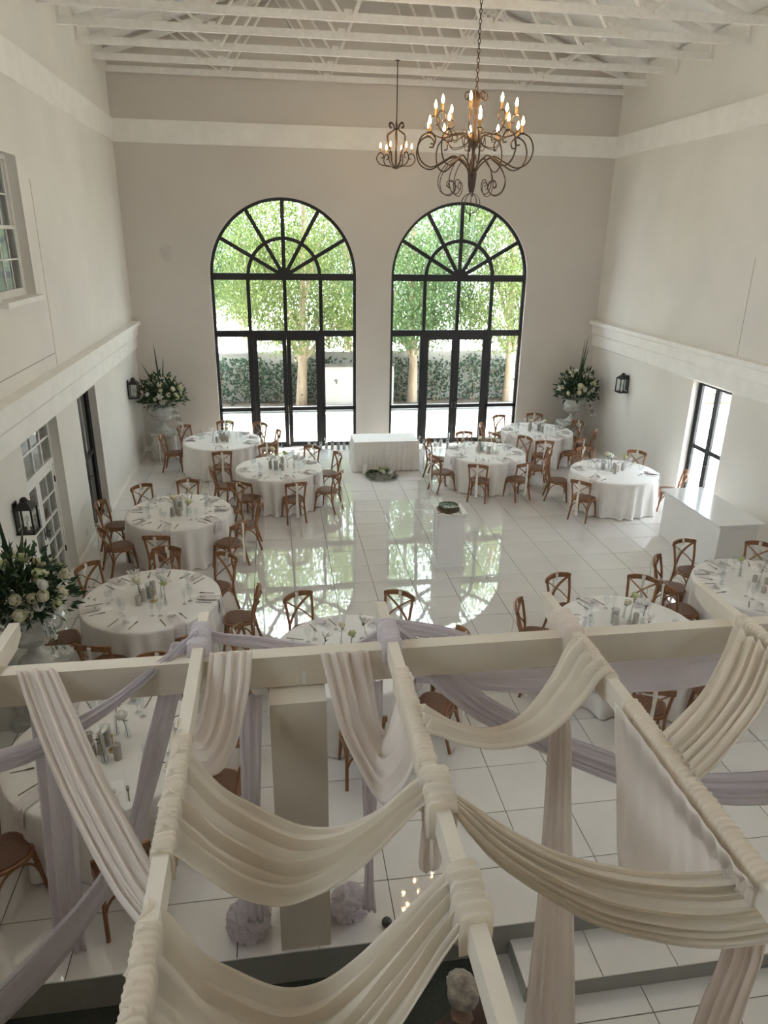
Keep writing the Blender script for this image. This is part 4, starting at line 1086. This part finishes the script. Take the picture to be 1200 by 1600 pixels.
def tree(x, y, label, seed, tr, h0, cr, zr, n, lean=0.0, lm='tree_leaf'):
    rn = random.Random(seed); t = empty('tree', (x, y, 0))
    top = V(lean, 0, h0+zr*.9)
    pts = smooth_path([(0, 0, -.05), (lean*.15+.04, 0, h0*.5), (lean*.4, 0, h0), top], 5)
    MB().tube(pts, [tr*(1.25-.9*i/(len(pts)-1)) for i in range(len(pts))], 10).build('trunk', 'bark', t, True)
    ends = []
    for k_ in range(9):
        a = 2*pi*k_/9+rn.random()*.5; s = rn.uniform(.35, .85); b0 = pts[int(s*(len(pts)-1))]
        e = b0+V(cos(a)*cr*rn.uniform(.5, .85), sin(a)*cr*rn.uniform(.4, .7), zr*rn.uniform(.25, .8))
        mid = (b0+e)/2+V(0, 0, .25)
        p = smooth_path([b0, mid, e], 5); MB().tube(p, [tr*.42*(1-.8*i/(len(p)-1)) for i in range(len(p))], 6).build('branch', 'bark', t, True); ends += [mid, e]
    m_ = MB(); cz = h0+zr*.75
    blobs = ends+[V(rn.uniform(-1, 1)*cr*.8, rn.uniform(-1, 1)*cr*.6, cz+rn.uniform(-1, 1)*zr*.7) for _ in range(40)]
    for _ in range(n):
        b = rn.choice(blobs); p = b+V(rn.gauss(0, .42), rn.gauss(0, .42), rn.gauss(-.1, .42))
        if p.z < h0*.75: continue
        d = V(rn.gauss(0, .5), rn.gauss(0, .5), -.9+rn.gauss(0, .5)); L = rn.uniform(.08, .16)
        m_.leaf(p, d, (rn.gauss(0, 1), rn.gauss(0, 1), rn.gauss(0, 1)), L, L*.42)
    tag(m_.build('foliage', lm, t, recalc=False), kind='stuff')
    tag(t, label, 'tree', 'garden trees')
tree(4.35, 24.35, 'pale forked tree behind the left arched window', 31, .17, 2.6, 2.6, 4.4, 30000, .25)
tree(8.25, 24.5, 'tree behind the left side of the right arched window', 32, .16, 2.6, 2.4, 4.4, 30000, -.1, 'tree_leaf2')
tree(11.75, 24.4, 'tree behind the right edge of the right arched window', 33, .18, 2.5, 2.3, 4.6, 28000, -.2)
tree(.9, 26.4, 'tree beyond the garden wall left of the left arched window', 34, .16, 2.6, 2.4, 4.8, 26000, .2, 'tree_leaf2')
tree(6.4, 29.0, 'tree farther back between the two arched windows', 35, .18, 2.8, 2.8, 5.2, 34000, .0, 'tree_leaf2')
tree(14.6, 28.0, 'tree farther back beyond the right arched window', 36, .18, 2.8, 2.6, 5.2, 22000, .0)
tree(2.2, 33.0, 'distant tree behind the left arched window', 38, .18, 2.6, 3.2, 6.0, 24000, .0)
tree(10.6, 33.5, 'distant tree behind the right arched window', 39, .18, 2.6, 3.4, 6.0, 24000, .0, 'tree_leaf2')
def shrub(x, y, rx, h, label, seed, n=520):
    rn = random.Random(seed); t = empty('shrub', (x, y, .04)); m_ = MB()
    for k_ in range(5):
        e = V(rn.uniform(-.5, .5)*rx, rn.uniform(-.1, .1), h*.8); MB().tube(smooth_path([(e.x*.2, 0, 0), (e.x*.6, .03, h*.4), e], 4), .014, 5).build('stem', 'bark', t)
    for _ in range(n):
        u = rn.gauss(0, .45); z = h*min(1, rn.random()**.8); p = V(u*rx, rn.gauss(0, .13), z)
        L = rn.uniform(.09, .17); p.y = min(p.y, .2); m_.leaf(p, (rn.gauss(0, 1), -abs(rn.gauss(0, .6)), rn.gauss(.1, .8)), (rn.gauss(0, 1), -1, rn.gauss(0, 1)), L, L*.5)
    tag(m_.build('foliage', 'shrub_leaf', t, recalc=False), kind='stuff'); tag(t, label, 'shrub', 'shrubs along the garden wall')
names = ['leftmost shrub', 'second shrub from the left', 'third shrub from the left', 'fourth shrub from the left', 'fifth shrub from the left', 'sixth shrub from the left', 'seventh shrub from the left', 'rightmost shrub']
for i, x in enumerate((1.6, 2.6, 3.6, 4.9, 7.9, 9.2, 10.5, 11.7)):
    shrub(x, 24.72, 1.05, 1.45+.12*sin(i*2.3), names[i]+' along the garden wall', 50+i)
# added wing behind the left doors, there to turn their panes grey
sw = empty('side_wing', (-.33, 9.0, -.03))
MB().box((-3.8, 0, 0), (0, .2, 7.3)).build('end_wall', 'neighbour', sw)
MB().box((-4.0, 0, 0), (-3.8, 13.0, 7.3)).build('outer_wall', 'neighbour', sw)
MB().box((-3.8, 12.8, 0), (0, 13.0, 7.3)).build('end_wall', 'neighbour', sw)
MB().box((-4.2, -.1, 7.3), (0, 13.2, 7.45)).build('roof_slab', 'neighbour_roof', sw)
MB().box((-3.8, 0, 3.55), (0, 12.8, 3.7)).build('upper_floor', 'neighbour', sw)
tag(sw, 'dim grey side wing behind the left doors and upper window', 'building')

# ================================================================== PERGOLA
RX = [1.55, 2.92, 4.29, 5.66, 7.03, 8.40]; RTOP = 2.74; RW = .075; RH_ = .15
BY0, BY1, BZ0, BZ1 = 4.37, 4.49, 2.41, 2.66
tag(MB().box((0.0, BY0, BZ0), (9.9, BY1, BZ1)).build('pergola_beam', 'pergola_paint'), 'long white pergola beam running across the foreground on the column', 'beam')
c = empty('column', (3.60, 4.375, 0))
MB().box((-.20, -.20, 0), (.20, .20, 2.40)).build('shaft', 'pergola_paint', c)
m_ = MB(); m_.box((-.02, -.202, 2.30), (.02, -.2, 2.38)); 
tag(c, 'square white column standing under the pergola beam', 'column')
m_ = MB().box((3.64, BY0-.004, 2.42), (3.665, BY0-.0005, 2.53)); m_.box((3.60, BY0-.003, 2.43), (3.605, BY0-.0005, 2.48))
tag(m_.build('bracket', 'white_frame'), 'small white metal bracket on the beam above the column', 'bracket')
rl = ['pergola rafter cut off at the left edge', 'pergola rafter left of the column', 'pergola rafter right of the column', 'second pergola rafter right of the column', 'third pergola rafter right of the column', 'farthest right pergola rafter']
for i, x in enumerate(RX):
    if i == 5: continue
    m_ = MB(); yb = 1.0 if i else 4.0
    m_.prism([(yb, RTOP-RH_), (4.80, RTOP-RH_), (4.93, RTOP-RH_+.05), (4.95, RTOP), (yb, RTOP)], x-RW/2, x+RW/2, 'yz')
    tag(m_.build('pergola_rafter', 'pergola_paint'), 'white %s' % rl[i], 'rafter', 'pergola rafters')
# supports of the beam at its ends
for i, x in enumerate((0.02, 9.72)):
    tag(MB().box((x, 4.28, 0), (x+.18, 4.58, 2.408)).build('post', 'pergola_paint'), ('white post at the left end of the pergola beam', 'white post at the right end of the pergola beam')[i], 'post')
# posts of the near cross beam the rafters rest on (below the camera)
tag(MB().box((0.0, 1.05, RTOP-RH_-.25), (9.9, 1.17, RTOP-RH_-.002)).build('pergola_beam', 'pergola_paint'), 'near white pergola beam below the viewpoint, out of frame', 'beam')
for i, x in enumerate((0.02, 9.72)):
    tag(MB().box((x, 1.0, LOW), (x+.18, 1.2, RTOP-RH_-.252)).build('post', 'pergola_paint'), ('white post at the left end of the near beam', 'white post at the right end of the near beam')[i], 'post')

# ------------------------------------------------------------------ draped fabric
def world_pt(px, py, Y):
    return at_z(px, py, RTOP+.015) if Y is None else at_y(px, py, Y)
def fabric(name, label, mt, A, B, pleats=6, amp=.02, wob=.5, seed=0, cat='drape', group=None, nu=7, across=0):
    """A, B: the two long edges as world points; folds run along the length"""
    rn = random.Random(seed); a = cat_rom(A, nu); b = cat_rom(B, nu); N = len(a); nv = max(14, pleats*5)
    ph = [rn.random()*6.28 for _ in range(5)]; fr = [pleats, pleats*1.63+.3, pleats*.5+.2]
    vs = []
    for i in range(N):
        du = a[min(i+1, N-1)]-a[max(i-1, 0)]+b[min(i+1, N-1)]-b[max(i-1, 0)]
        w = b[i]-a[i]; n = du.cross(w)
        n = n.normalized() if n.length > 1e-7 else V(0, -1, 0)
        if n.dot(CAM-(a[i]+b[i])/2) < 0: n = -n
        wl_ = w.length; am = min(amp, wl_*.16); u = i/(N-1)
        for j in range(nv+1):
            v = j/nv; vv = v+.03*sin(6.28*v+ph[3]+u*2.5*wob)
            f = sin(6.28*fr[0]*vv+ph[0]+wob*sin(u*5+ph[4]))+.5*sin(6.28*fr[1]*vv+ph[1]+wob*1.5*u)+.55*sin(6.28*fr[2]*vv+ph[2]-wob*u)
            f += 0.35*noise.noise(V(u*9, v*11, seed*3.1))
            if across: f = .4*f+1.5*sin(6.28*across*u+.7*sin(3*v+ph[1])+ph[0])*(1-.55*v)+.8*sin(6.28*across*.37*u+ph[2])*v
            f = abs(f)**.85*(1 if f > 0 else -1)
            edge = min(1, min(v, 1-v)*8+.15)
            vs.append(a[i]+w*v+n*(am*f*.55*edge+am*.25))
    fs = [(i*(nv+1)+j, i*(nv+1)+j+1, (i+1)*(nv+1)+j+1, (i+1)*(nv+1)+j) for i in range(N-1) for j in range(nv)]
    c0 = sum((Vector(v) for v in vs), V(0, 0, 0))/len(vs)
    o = MB().add([Vector(v)-c0 for v in vs], fs).build(name, mt, None, True, c0, recalc=False)
    md = o.modifiers.new('thickness', 'SOLIDIFY'); md.thickness = .004; md.offset = 0
    tag(o, label, cat, group); return o
def drape(name, label, mt, Apx, Bpx, YA, YB, **kw):
    def edge(P, Y):
        n = len(P); d = [0]
        for i in range(1, n): d.append(d[-1]+hypot(P[i][0]-P[i-1][0], P[i][1]-P[i-1][1]))
        y0 = Y[0] if Y[0] is not None else at_z(*P[0], RTOP+.015).y
        y1 = Y[1] if Y[1] is not None else at_z(*P[-1], RTOP+.015).y
        return [at_y(p[0], p[1], y0+(y1-y0)*d[i]/d[-1]) for i, p in enumerate(P)]
    return fabric(name, label, mt, edge(Apx, YA), edge(Bpx, YB), **kw)
N0 = (None, None)
drape('swag', 'ivory fabric swag between the rafters left of centre, upper of two', 'drape',
      [(268, 1148), (300, 1185), (345, 1232), (400, 1262), (470, 1292), (540, 1292), (606, 1260), (645, 1224), (672, 1205)],
      [(238, 1332), (268, 1340), (310, 1370), (370, 1406), (440, 1420), (505, 1398), (572, 1350), (640, 1280), (682, 1242)], N0, N0, pleats=6, amp=.05, seed=1)
drape('swag', 'ivory fabric swag between the rafters left of centre, lowest at the bottom edge', 'drape',
      [(226, 1405), (262, 1432), (310, 1488), (357, 1513), (432, 1542), (500, 1535), (560, 1497), (620, 1440), (690, 1372), (728, 1345)],
      [(170, 1660), (230, 1690), (300, 1750), (360, 1785), (430, 1800), (500, 1770), (570, 1690), (640, 1590), (700, 1492), (752, 1425)], N0, N0, pleats=6, amp=.045, seed=2)
drape('swag', 'ivory fabric loop from the beam to the rafter right of the column', 'drape_pale',
      [(500, 1020), (512, 1070), (530, 1140), (556, 1196), (578, 1235), (603, 1258), (630, 1236), (652, 1195), (664, 1170)],
      [(575, 1016), (582, 1060), (588, 1110), (596, 1138), (606, 1142), (615, 1120), (624, 1090), (634, 1065), (644, 1050)], (4.355, None), (4.355, None), pleats=4, amp=.03, seed=3)
drape('swag', 'sheer ivory fabric loop from the beam to the rafter left of the column', 'drape_pale',
      [(328, 1020), (321, 1075), (311, 1120), (300, 1142), (288, 1136), (276, 1122)],
      [(395, 1018), (388, 1085), (370, 1160), (345, 1206), (312, 1212), (272, 1180)], (4.355, None), (4.355, None), pleats=4, amp=.022, seed=4)
drape('swag', 'broad ivory band slanting from the beam left end down to the rafter', 'drape_pale',
      [(88, 1046), (122, 1120), (165, 1215), (205, 1290), (238, 1350), (262, 1385)],
      [(26, 1050), (52, 1130), (92, 1230), (138, 1325), (180, 1400), (222, 1455)], (4.355, 2.60), (4.355, 2.35), pleats=5, amp=.03, seed=5)
drape('sash_drape', 'lavender fabric band slanting from the left rafter tip to the left edge', 'lavender',
      [(318, 978), (255, 1026), (185, 1082), (105, 1128), (50, 1155), (-25, 1178)],
      [(296, 1004), (245, 1052), (185, 1103), (108, 1157), (50, 1190), (-25, 1214)], (4.62, 3.75), (4.5, 3.7), pleats=3, amp=.03, seed=6)
drape('sash_drape', 'long lavender band falling from the left rafter tip to the lower left corner', 'lavender',
      [(306, 995), (284, 1070), (262, 1160), (240, 1240), (215, 1330), (165, 1405), (90, 1510), (10, 1595), (-40, 1640)],
      [(266, 1005), (245, 1090), (222, 1180), (207, 1255), (186, 1310), (136, 1390), (56, 1478), (-14, 1548), (-60, 1580)], (4.62, 3.5), (4.55, 3.5), pleats=3, amp=.035, seed=7)
drape('sash_drape', 'lavender band strung between two rafter tips behind the column beam', 'lavender',
      [(312, 976), (345, 988), (400, 993), (480, 1004), (540, 1008), (585, 985), (610, 968)],
      [(318, 1000), (345, 1006), (400, 1014), (480, 1030), (545, 1034), (588, 1008), (616, 990)], (4.72, 4.72), (4.72, 4.72), pleats=3, amp=.03, seed=8)
drape('sash_drape', 'lavender band strung behind the beam right of centre', 'lavender',
      [(604, 966), (640, 970), (690, 978), (740, 993), (800, 1008), (850, 1000), (880, 968)],
      [(612, 990), (640, 992), (700, 1006), (750, 1026), (800, 1042), (855, 1030), (892, 1000)], (4.70, 4.66), (4.62, 4.60), pleats=3, amp=.03, seed=9)
drape('sash_drape', 'long lavender band sweeping from the rafter tip down to the right edge', 'lavender',
      [(622, 975), (660, 1003), (705, 1040), (760, 1086), (805, 1112), (860, 1140), (930, 1165), (1000, 1190), (1080, 1206), (1150, 1206), (1240, 1200)],
      [(606, 1000), (640, 1030), (680, 1075), (740, 1122), (800, 1153), (860, 1182), (930, 1212), (1000, 1236), (1080, 1251), (1150, 1258), (1240, 1255)], (4.58, 3.85), (4.5, 3.8), pleats=4, amp=.03, seed=10)
drape('sash_drape', 'flat lavender band hanging just below the right pergola beam', 'lavender',
      [(650, 1042), (760, 1046), (850, 1043), (950, 1031), (1050, 1020), (1135, 1008)],
      [(650, 1066), (760, 1078), (850, 1084), (950, 1082), (1050, 1078), (1135, 1064)], (4.62, 4.62), (4.62, 4.62), pleats=3, amp=.02, seed=11)
drape('swag', 'ivory swag between the two rafters right of the column', 'drape',
      [(652, 1098), (672, 1112), (710, 1132), (760, 1142), (815, 1117), (860, 1060), (885, 1012), (900, 992)],
      [(668, 1148), (685, 1152), (725, 1166), (790, 1172), (860, 1150), (915, 1096), (940, 1062), (958, 1052)], N0, N0, pleats=4, amp=.045, seed=12)
# curtain hanging along the third rafter
A = [at_z(975+(1185-975)*u, 1096+(1375-1096)*u, RTOP+.01) for u in [i/5 for i in range(6)]]
BP = [(968, 1352), (1000, 1385), (1050, 1392), (1100, 1395), (1145, 1398), (1190, 1400)]
fabric('hanging_curtain', 'ivory curtain hanging lengthwise below the second rafter right of the column', 'drape_pale',
       [p+V(-.05, 0, 0) for p in A], [at_y(u, v, A[i].y+.02) for i, (u, v) in enumerate(BP)], pleats=1, amp=.02, seed=13, nu=14, across=9)
drape('swag', 'large ivory swag sweeping from the central knot to the right edge', 'drape',
      [(690, 1228), (730, 1252), (790, 1292), (870, 1331), (960, 1353), (1050, 1362), (1130, 1360), (1200, 1350), (1240, 1340)],
      [(694, 1256), (722, 1290), (770, 1345), (845, 1398), (930, 1445), (1020, 1470), (1110, 1482), (1190, 1476), (1260, 1465)], (None, 2.25), (None, 2.0), pleats=6, amp=.05, seed=14)
drape('swag', 'broad ivory swag from the right rafter down to the middle rafter', 'drape',
      [(1146, 978), (1128, 1025), (1098, 1080), (1062, 1120), (1034, 1146)],
      [(1222, 1030), (1196, 1100), (1158, 1152), (1125, 1190), (1092, 1222)], N0, N0, pleats=6, amp=.04, seed=15)
drape('hanging_drape', 'pale drape tail hanging down to the step right of centre', 'drape_pale',
      [(866, 1105), (856, 1160), (850, 1250), (839, 1400), (826, 1520), (818, 1600), (812, 1655)],
      [(888, 1105), (892, 1160), (892, 1250), (895, 1400), (897, 1520), (898, 1600), (898, 1655)], (3.95, 3.42), (3.95, 3.42), pleats=4, amp=.03, seed=16)
drape('hanging_drape', 'pale drape tail hanging at the bottom right corner', 'drape_pale',
      [(1135, 1440), (1122, 1500), (1092, 1570), (1070, 1640), (1050, 1740)],
      [(1200, 1440), (1190, 1500), (1165, 1570), (1145, 1640), (1125, 1740)], (2.32, 2.4), (2.25, 2.4), pleats=4, amp=.03, seed=17)
drape('hanging_drape', 'wide lavender panel hanging from the beam at the left', 'lavender',
      [(45, 1095), (58, 1200), (70, 1320), (80, 1420), (88, 1488)],
      [(108, 1095), (116, 1200), (124, 1320), (130, 1410), (136, 1484)], (4.43, 4.40), (4.43, 4.40), pleats=3, amp=.035, seed=18)
drape('hanging_drape', 'narrow lavender strip hanging beside the column down to the bundle', 'lavender',
      [(548, 1062), (560, 1150), (567, 1250), (570, 1350), (566, 1420)],
      [(598, 1062), (597, 1120), (590, 1230), (583, 1350), (588, 1425)], (4.45, 4.30), (4.45, 4.30), pleats=3, amp=.03, seed=19)
drape('hanging_drape', 'narrow lavender strip behind the swag left of the column', 'lavender',
      [(372, 1085), (376, 1200), (380, 1330), (385, 1440)],
      [(410, 1085), (408, 1200), (406, 1330), (412, 1440)], (4.43, 4.22), (4.43, 4.22), pleats=3, amp=.03, seed=20)
drape('fabric_tail', 'loose ivory fabric tail hanging below the central knot', 'drape_pale',
      [(662, 1268), (658, 1310), (655, 1350), (664, 1362)], [(690, 1270), (690, 1310), (690, 1345), (684, 1358)], (2.85, 2.85), (2.8, 2.8), pleats=2, amp=.02, seed=22)
# ruched sleeves where the fabric wraps the rafters
def sleeve(ri, ya, yb, label, mt='drape', fat=.010, ruff=.009, freq=170, drop=1.0, seed=0):
    x = RX[ri]; y0, y1 = min(ya, yb), max(ya, yb); n = max(16, int((y1-y0)*230)); hw = RW/2+fat; prof = []
    zt = RTOP+fat; zb = RTOP-RH_*drop-fat
    for (px_, pz) in ((-hw, zb), (-hw, zb+(zt-zb)*.5), (-hw*1.02, zt-.02), (-hw*.8, zt), (0, zt+.006), (hw*.8, zt), (hw*1.02, zt-.02), (hw, zb+(zt-zb)*.5), (hw, zb), (0, zb-.006)): prof.append((px_, pz))
    m_ = MB(); vs = []; k_ = len(prof)
    for i in range(n+1):
        y = y0+(y1-y0)*i/n
        for j, (a, z) in enumerate(prof):
            r = ruff*(.5+.5*sin(freq*y+1.0*sin(j*.5+seed)+2.5*noise.noise(V(y*9, j*.12, seed))))+ruff*.9*noise.noise(V(y*14, j*.25, seed+5))
            dd = V(a, 0, z-(zt+zb)/2).normalized(); vs.append((x+a+dd.x*r, y, z+dd.z*r))
    fs = [(i*k_+j, i*k_+(j+1) % k_, (i+1)*k_+(j+1) % k_, (i+1)*k_+j) for i in range(n) for j in range(k_)]+[tuple(range(k_)), tuple(reversed(range(n*k_, (n+1)*k_)))]
    c0 = V(x, (y0+y1)/2, (zt+zb)/2)
    o = m_.add([Vector(v)-c0 for v in vs], fs).build('fabric_wrap', mt, None, True, c0); tag(o, label, 'fabric'); return o
def yz(px, py): return at_z(px, py, RTOP+.015).y
sleeve(1, yz(268, 1148), yz(238, 1332), 'ruched ivory fabric wrapped along the left rafter, farther one', seed=1)
sleeve(1, yz(228, 1440), 1.35, 'ruched ivory fabric wrapped along the left rafter at the bottom edge', seed=2)
sleeve(2, yz(636, 1040), yz(668, 1185), 'ruched ivory fabric wrapped along the central rafter, far stretch', seed=3, freq=190)
sleeve(2, yz(674, 1203), yz(690, 1262), 'thick ivory fabric knot at the middle of the central rafter', fat=.030, ruff=.02, freq=95, seed=4)
sleeve(2, yz(718, 1350), yz(738, 1440), 'thick ivory fabric knot at the near end of the central rafter', fat=.026, ruff=.02, freq=95, seed=5)
sleeve(3, yz(870, 952), yz(892, 985), 'lavender-white wrap at the tip of the second right rafter', 'drape_pale', fat=.02, ruff=.02, freq=120, seed=6)
sleeve(3, yz(895, 992), yz(958, 1056), 'ruched ivory fabric on the second right rafter, far stretch', seed=7)
sleeve(3, yz(975, 1094), yz(1185, 1372), 'ruched ivory fabric on the second right rafter, near stretch', seed=8)
sleeve(4, yz(1135, 962), 3.6, 'ruched ivory fabric on the far right rafter', seed=9)
sleeve(1, yz(314, 975), yz(300, 1010), 'lavender fabric wrapped round the left rafter tip', 'lavender', fat=.02, ruff=.02, freq=120, seed=10)
sleeve(2, yz(606, 966), yz(616, 1000), 'lavender fabric wrapped round the central rafter tip', 'lavender', fat=.02, ruff=.02, freq=120, seed=11)
# crumpled bundles on the floor
def bundle(loc, r, label, seed, sc=(1, 1, .8)):
    m_ = MB(); nu, nv = 72, 48; vs = []
    for i in range(nv+1):
        ph = pi*i/nv
        for j in range(nu):
            th = 2*pi*j/nu; d = V(sin(ph)*cos(th), sin(ph)*sin(th), -cos(ph))
            w_ = d+V(.35*noise.noise(d*1.7+V(seed, 3, 0)), .35*noise.noise(d*1.7+V(0, seed, 5)), 0)
            f = .92-.55*abs(noise.noise(w_*2.1+V(seed, 0, 0)))+.20*abs(noise.noise(w_*4.2+V(0, seed, 0)))+.035*sin(22*w_.x+15*w_.z+seed)
            p = d*(r*f); vs.append((p.x*sc[0], p.y*sc[1], max(p.z*sc[2]+r*sc[2]*.72, .003)))
    fs = [(i*nu+j, i*nu+(j+1) % nu, (i+1)*nu+(j+1) % nu, (i+1)*nu+j) for i in range(nv) for j in range(nu)]
    tag(m_.add(vs, fs).build('fabric_bundle', 'lavender', None, True, loc), label, 'fabric bundle')
bundle((3.14, 4.36, 0), .21, 'crumpled lavender fabric bundle left of the column base', 1.3, (.95, .8, 1.15))
bundle((3.98, 4.44, 0), .20, 'crumpled lavender fabric bundle right of the column base', 4.1, (.95, .8, .9))
m_ = MB(); m_.ball((0, 0, .045), .045, 14, 10, (1, 1, 1)); m_.lathe([(.012, .085), (.014, .095), (.004, .10)], 8)
tag(m_.build('floor_ball', 'metal_dark', None, True, (4.28, 4.28, 0)), 'small dark round ball on the tile edge right of the bundle', 'ball')

# ================================================================== PERSON
def person(loc, rz):
    J = {'pel': (0, 0, .95), 'waist': (0, .01, 1.10), 'chest': (0, .0, 1.32), 'neck0': (0, .02, 1.46), 'neck1': (0, -.01, 1.54), 'head0': (0, -.015, 1.60), 'head1': (0, -.02, 1.68),
         'hipL': (-.10, 0, .90), 'kneeL': (-.11, -.03, .50), 'ankL': (-.11, .03, .09), 'toeL': (-.12, -.14, .035),
         'hipR': (.10, 0, .90), 'kneeR': (.11, -.03, .50), 'ankR': (.11, .03, .09), 'toeR': (.12, -.14, .035),
         'shL': (-.18, .0, 1.41), 'elL': (-.25, .02, 1.13), 'wrL': (-.23, -.10, .90), 'paL': (-.225, -.14, .83),
         'shR': (.18, .0, 1.41), 'elR': (.25, .02, 1.13), 'wrR': (.23, -.10, .90), 'paR': (.225, -.14, .83)}
    Rd = {'pel': (.155, .12), 'waist': (.14, .11), 'chest': (.165, .12), 'neck0': (.065, .065), 'neck1': (.055, .058), 'head0': (.07, .085), 'head1': (.078, .095),
          'hipL': (.09, .10), 'kneeL': (.058, .062), 'ankL': (.042, .045), 'toeL': (.04, .03), 'hipR': (.09, .10), 'kneeR': (.058, .062), 'ankR': (.042, .045), 'toeR': (.04, .03),
          'shL': (.06, .06), 'elL': (.042, .042), 'wrL': (.028, .03), 'paL': (.036, .018), 'shR': (.06, .06), 'elR': (.042, .042), 'wrR': (.028, .03), 'paR': (.036, .018)}
    E_ = [('pel', 'waist'), ('waist', 'chest'), ('chest', 'neck0'), ('neck0', 'neck1'), ('neck1', 'head0'), ('head0', 'head1')]
    for s in 'LR': E_ += [('pel', 'hip'+s), ('hip'+s, 'knee'+s), ('knee'+s, 'ank'+s), ('ank'+s, 'toe'+s), ('chest', 'sh'+s), ('sh'+s, 'el'+s), ('el'+s, 'wr'+s), ('wr'+s, 'pa'+s)]
    for s, sg in (('L', -1), ('R', 1)):
        px_, py_, pz_ = J['pa'+s]
        for k_ in range(4):
            b = (px_-sg*.0+(.0), py_+(-.027+.018*k_), pz_-.03); L = (.075, .085, .08, .062)[k_]
            J['f%s%da' % (s, k_)] = b; J['f%s%db' % (s, k_)] = (b[0]-sg*.008, b[1]-.012, b[2]-L*.55); J['f%s%dc' % (s, k_)] = (b[0]-sg*.025, b[1]-.02, b[2]-L)
            for q in 'abc': Rd['f%s%d%s' % (s, k_, q)] = (.0088, .0088)
            E_ += [('pa'+s, 'f%s%da' % (s, k_)), ('f%s%da' % (s, k_), 'f%s%db' % (s, k_)), ('f%s%db' % (s, k_), 'f%s%dc' % (s, k_))]
        J['t%sa' % s] = (px_-sg*.03, py_-.03, pz_+.01); J['t%sb' % s] = (px_-sg*.042, py_-.045, pz_-.035)
        for q in 'ab': Rd['t%s%s' % (s, q)] = (.010, .010)
        E_ += [('wr'+s, 't%sa' % s), ('t%sa' % s, 't%sb' % s)]
    nm = list(J); ix = {n: i for i, n in enumerate(nm)}
    me = bpy.data.meshes.new('body'); me.from_pydata([J[n] for n in nm], [(ix[a], ix[b]) for a, b in E_], [])
    root = empty('person', loc, rz)
    tmp = bpy.data.objects.new('body_tmp', me); COL.objects.link(tmp)
    sk = tmp.modifiers.new('skin', 'SKIN'); sk.use_smooth_shade = True
    sv = me.skin_vertices[0].data
    for n in nm: sv[ix[n]].radius = Rd[n]; sv[ix[n]].use_root = (n == 'pel')
    ss = tmp.modifiers.new('sub', 'SUBSURF'); ss.levels = 1; ss.render_levels = 1
    dg = bpy.context.evaluated_depsgraph_get(); ev = tmp.evaluated_get(dg)
    bme = bpy.data.meshes.new_from_object(ev); bpy.data.objects.remove(tmp)
    for m in ('shirt', 'skin', 'trousers'): bme.materials.append(MT[m])
    for p in bme.polygons:
        z = p.center.z; x = abs(p.center.x); p.use_smooth = True
        p.material_index = 1 if (z > 1.47 or (x > .17 and z < .93)) else (2 if z < .97 and x < .17 else (2 if z < .08 else 0))
    link('body', bme, root)
    # face
    f = MB()
    f.ball((0, -.115, 1.645), .016, 8, 6, (.8, 1.2, 1.5)); f.build('nose', 'skin', root, True)
    for s in (-1, 1):
        MB().ball((s*.034, -.098, 1.67), .013, 8, 6).build('eye', 'petal_white', root, True)
        MB().ball((s*.083, -.01, 1.65), .026, 8, 6, (.35, .8, 1.2)).build('ear', 'skin', root, True)
    MB().ball((0, -.103, 1.603), .02, 8, 6, (1.2, .35, .35)).build('mouth', 'skin', root, True)
    # hair cap with uneven surface
    h = MB(); nu, nv = 36, 20; vs = []
    for i in range(nv+1):
        phi = pi*.70*i/nv
        for j in range(nu):
            th = 2*pi*j/nu; back = .5-.5*sin(th)   # th=-pi/2 is the face side
            d = V(sin(phi)*cos(th), sin(phi)*sin(th), cos(phi)); lim = 1.0
            if sin(th) < -.2 and phi > pi*.42: lim = .86
            rr = lim*(1+.05*noise.noise(d*5)+.02*sin(24*th+5*phi))
            vs.append((.094*d.x*rr, -.005+.112*d.y*rr, 1.662+.108*d.z*rr))
    h.add(vs, [(i*nu+j, i*nu+(j+1) % nu, (i+1)*nu+(j+1) % nu, (i+1)*nu+j) for i in range(nv) for j in range(nu)]).build('hair', 'hair', root, True)
    tag(root, 'person with short grey hair standing below the central rafter, seen from above', 'person')
hp = CAM+ray(722, 1556)*4.17
person((hp.x, hp.y, LOW+.007), radians(200))
print('head', hp)
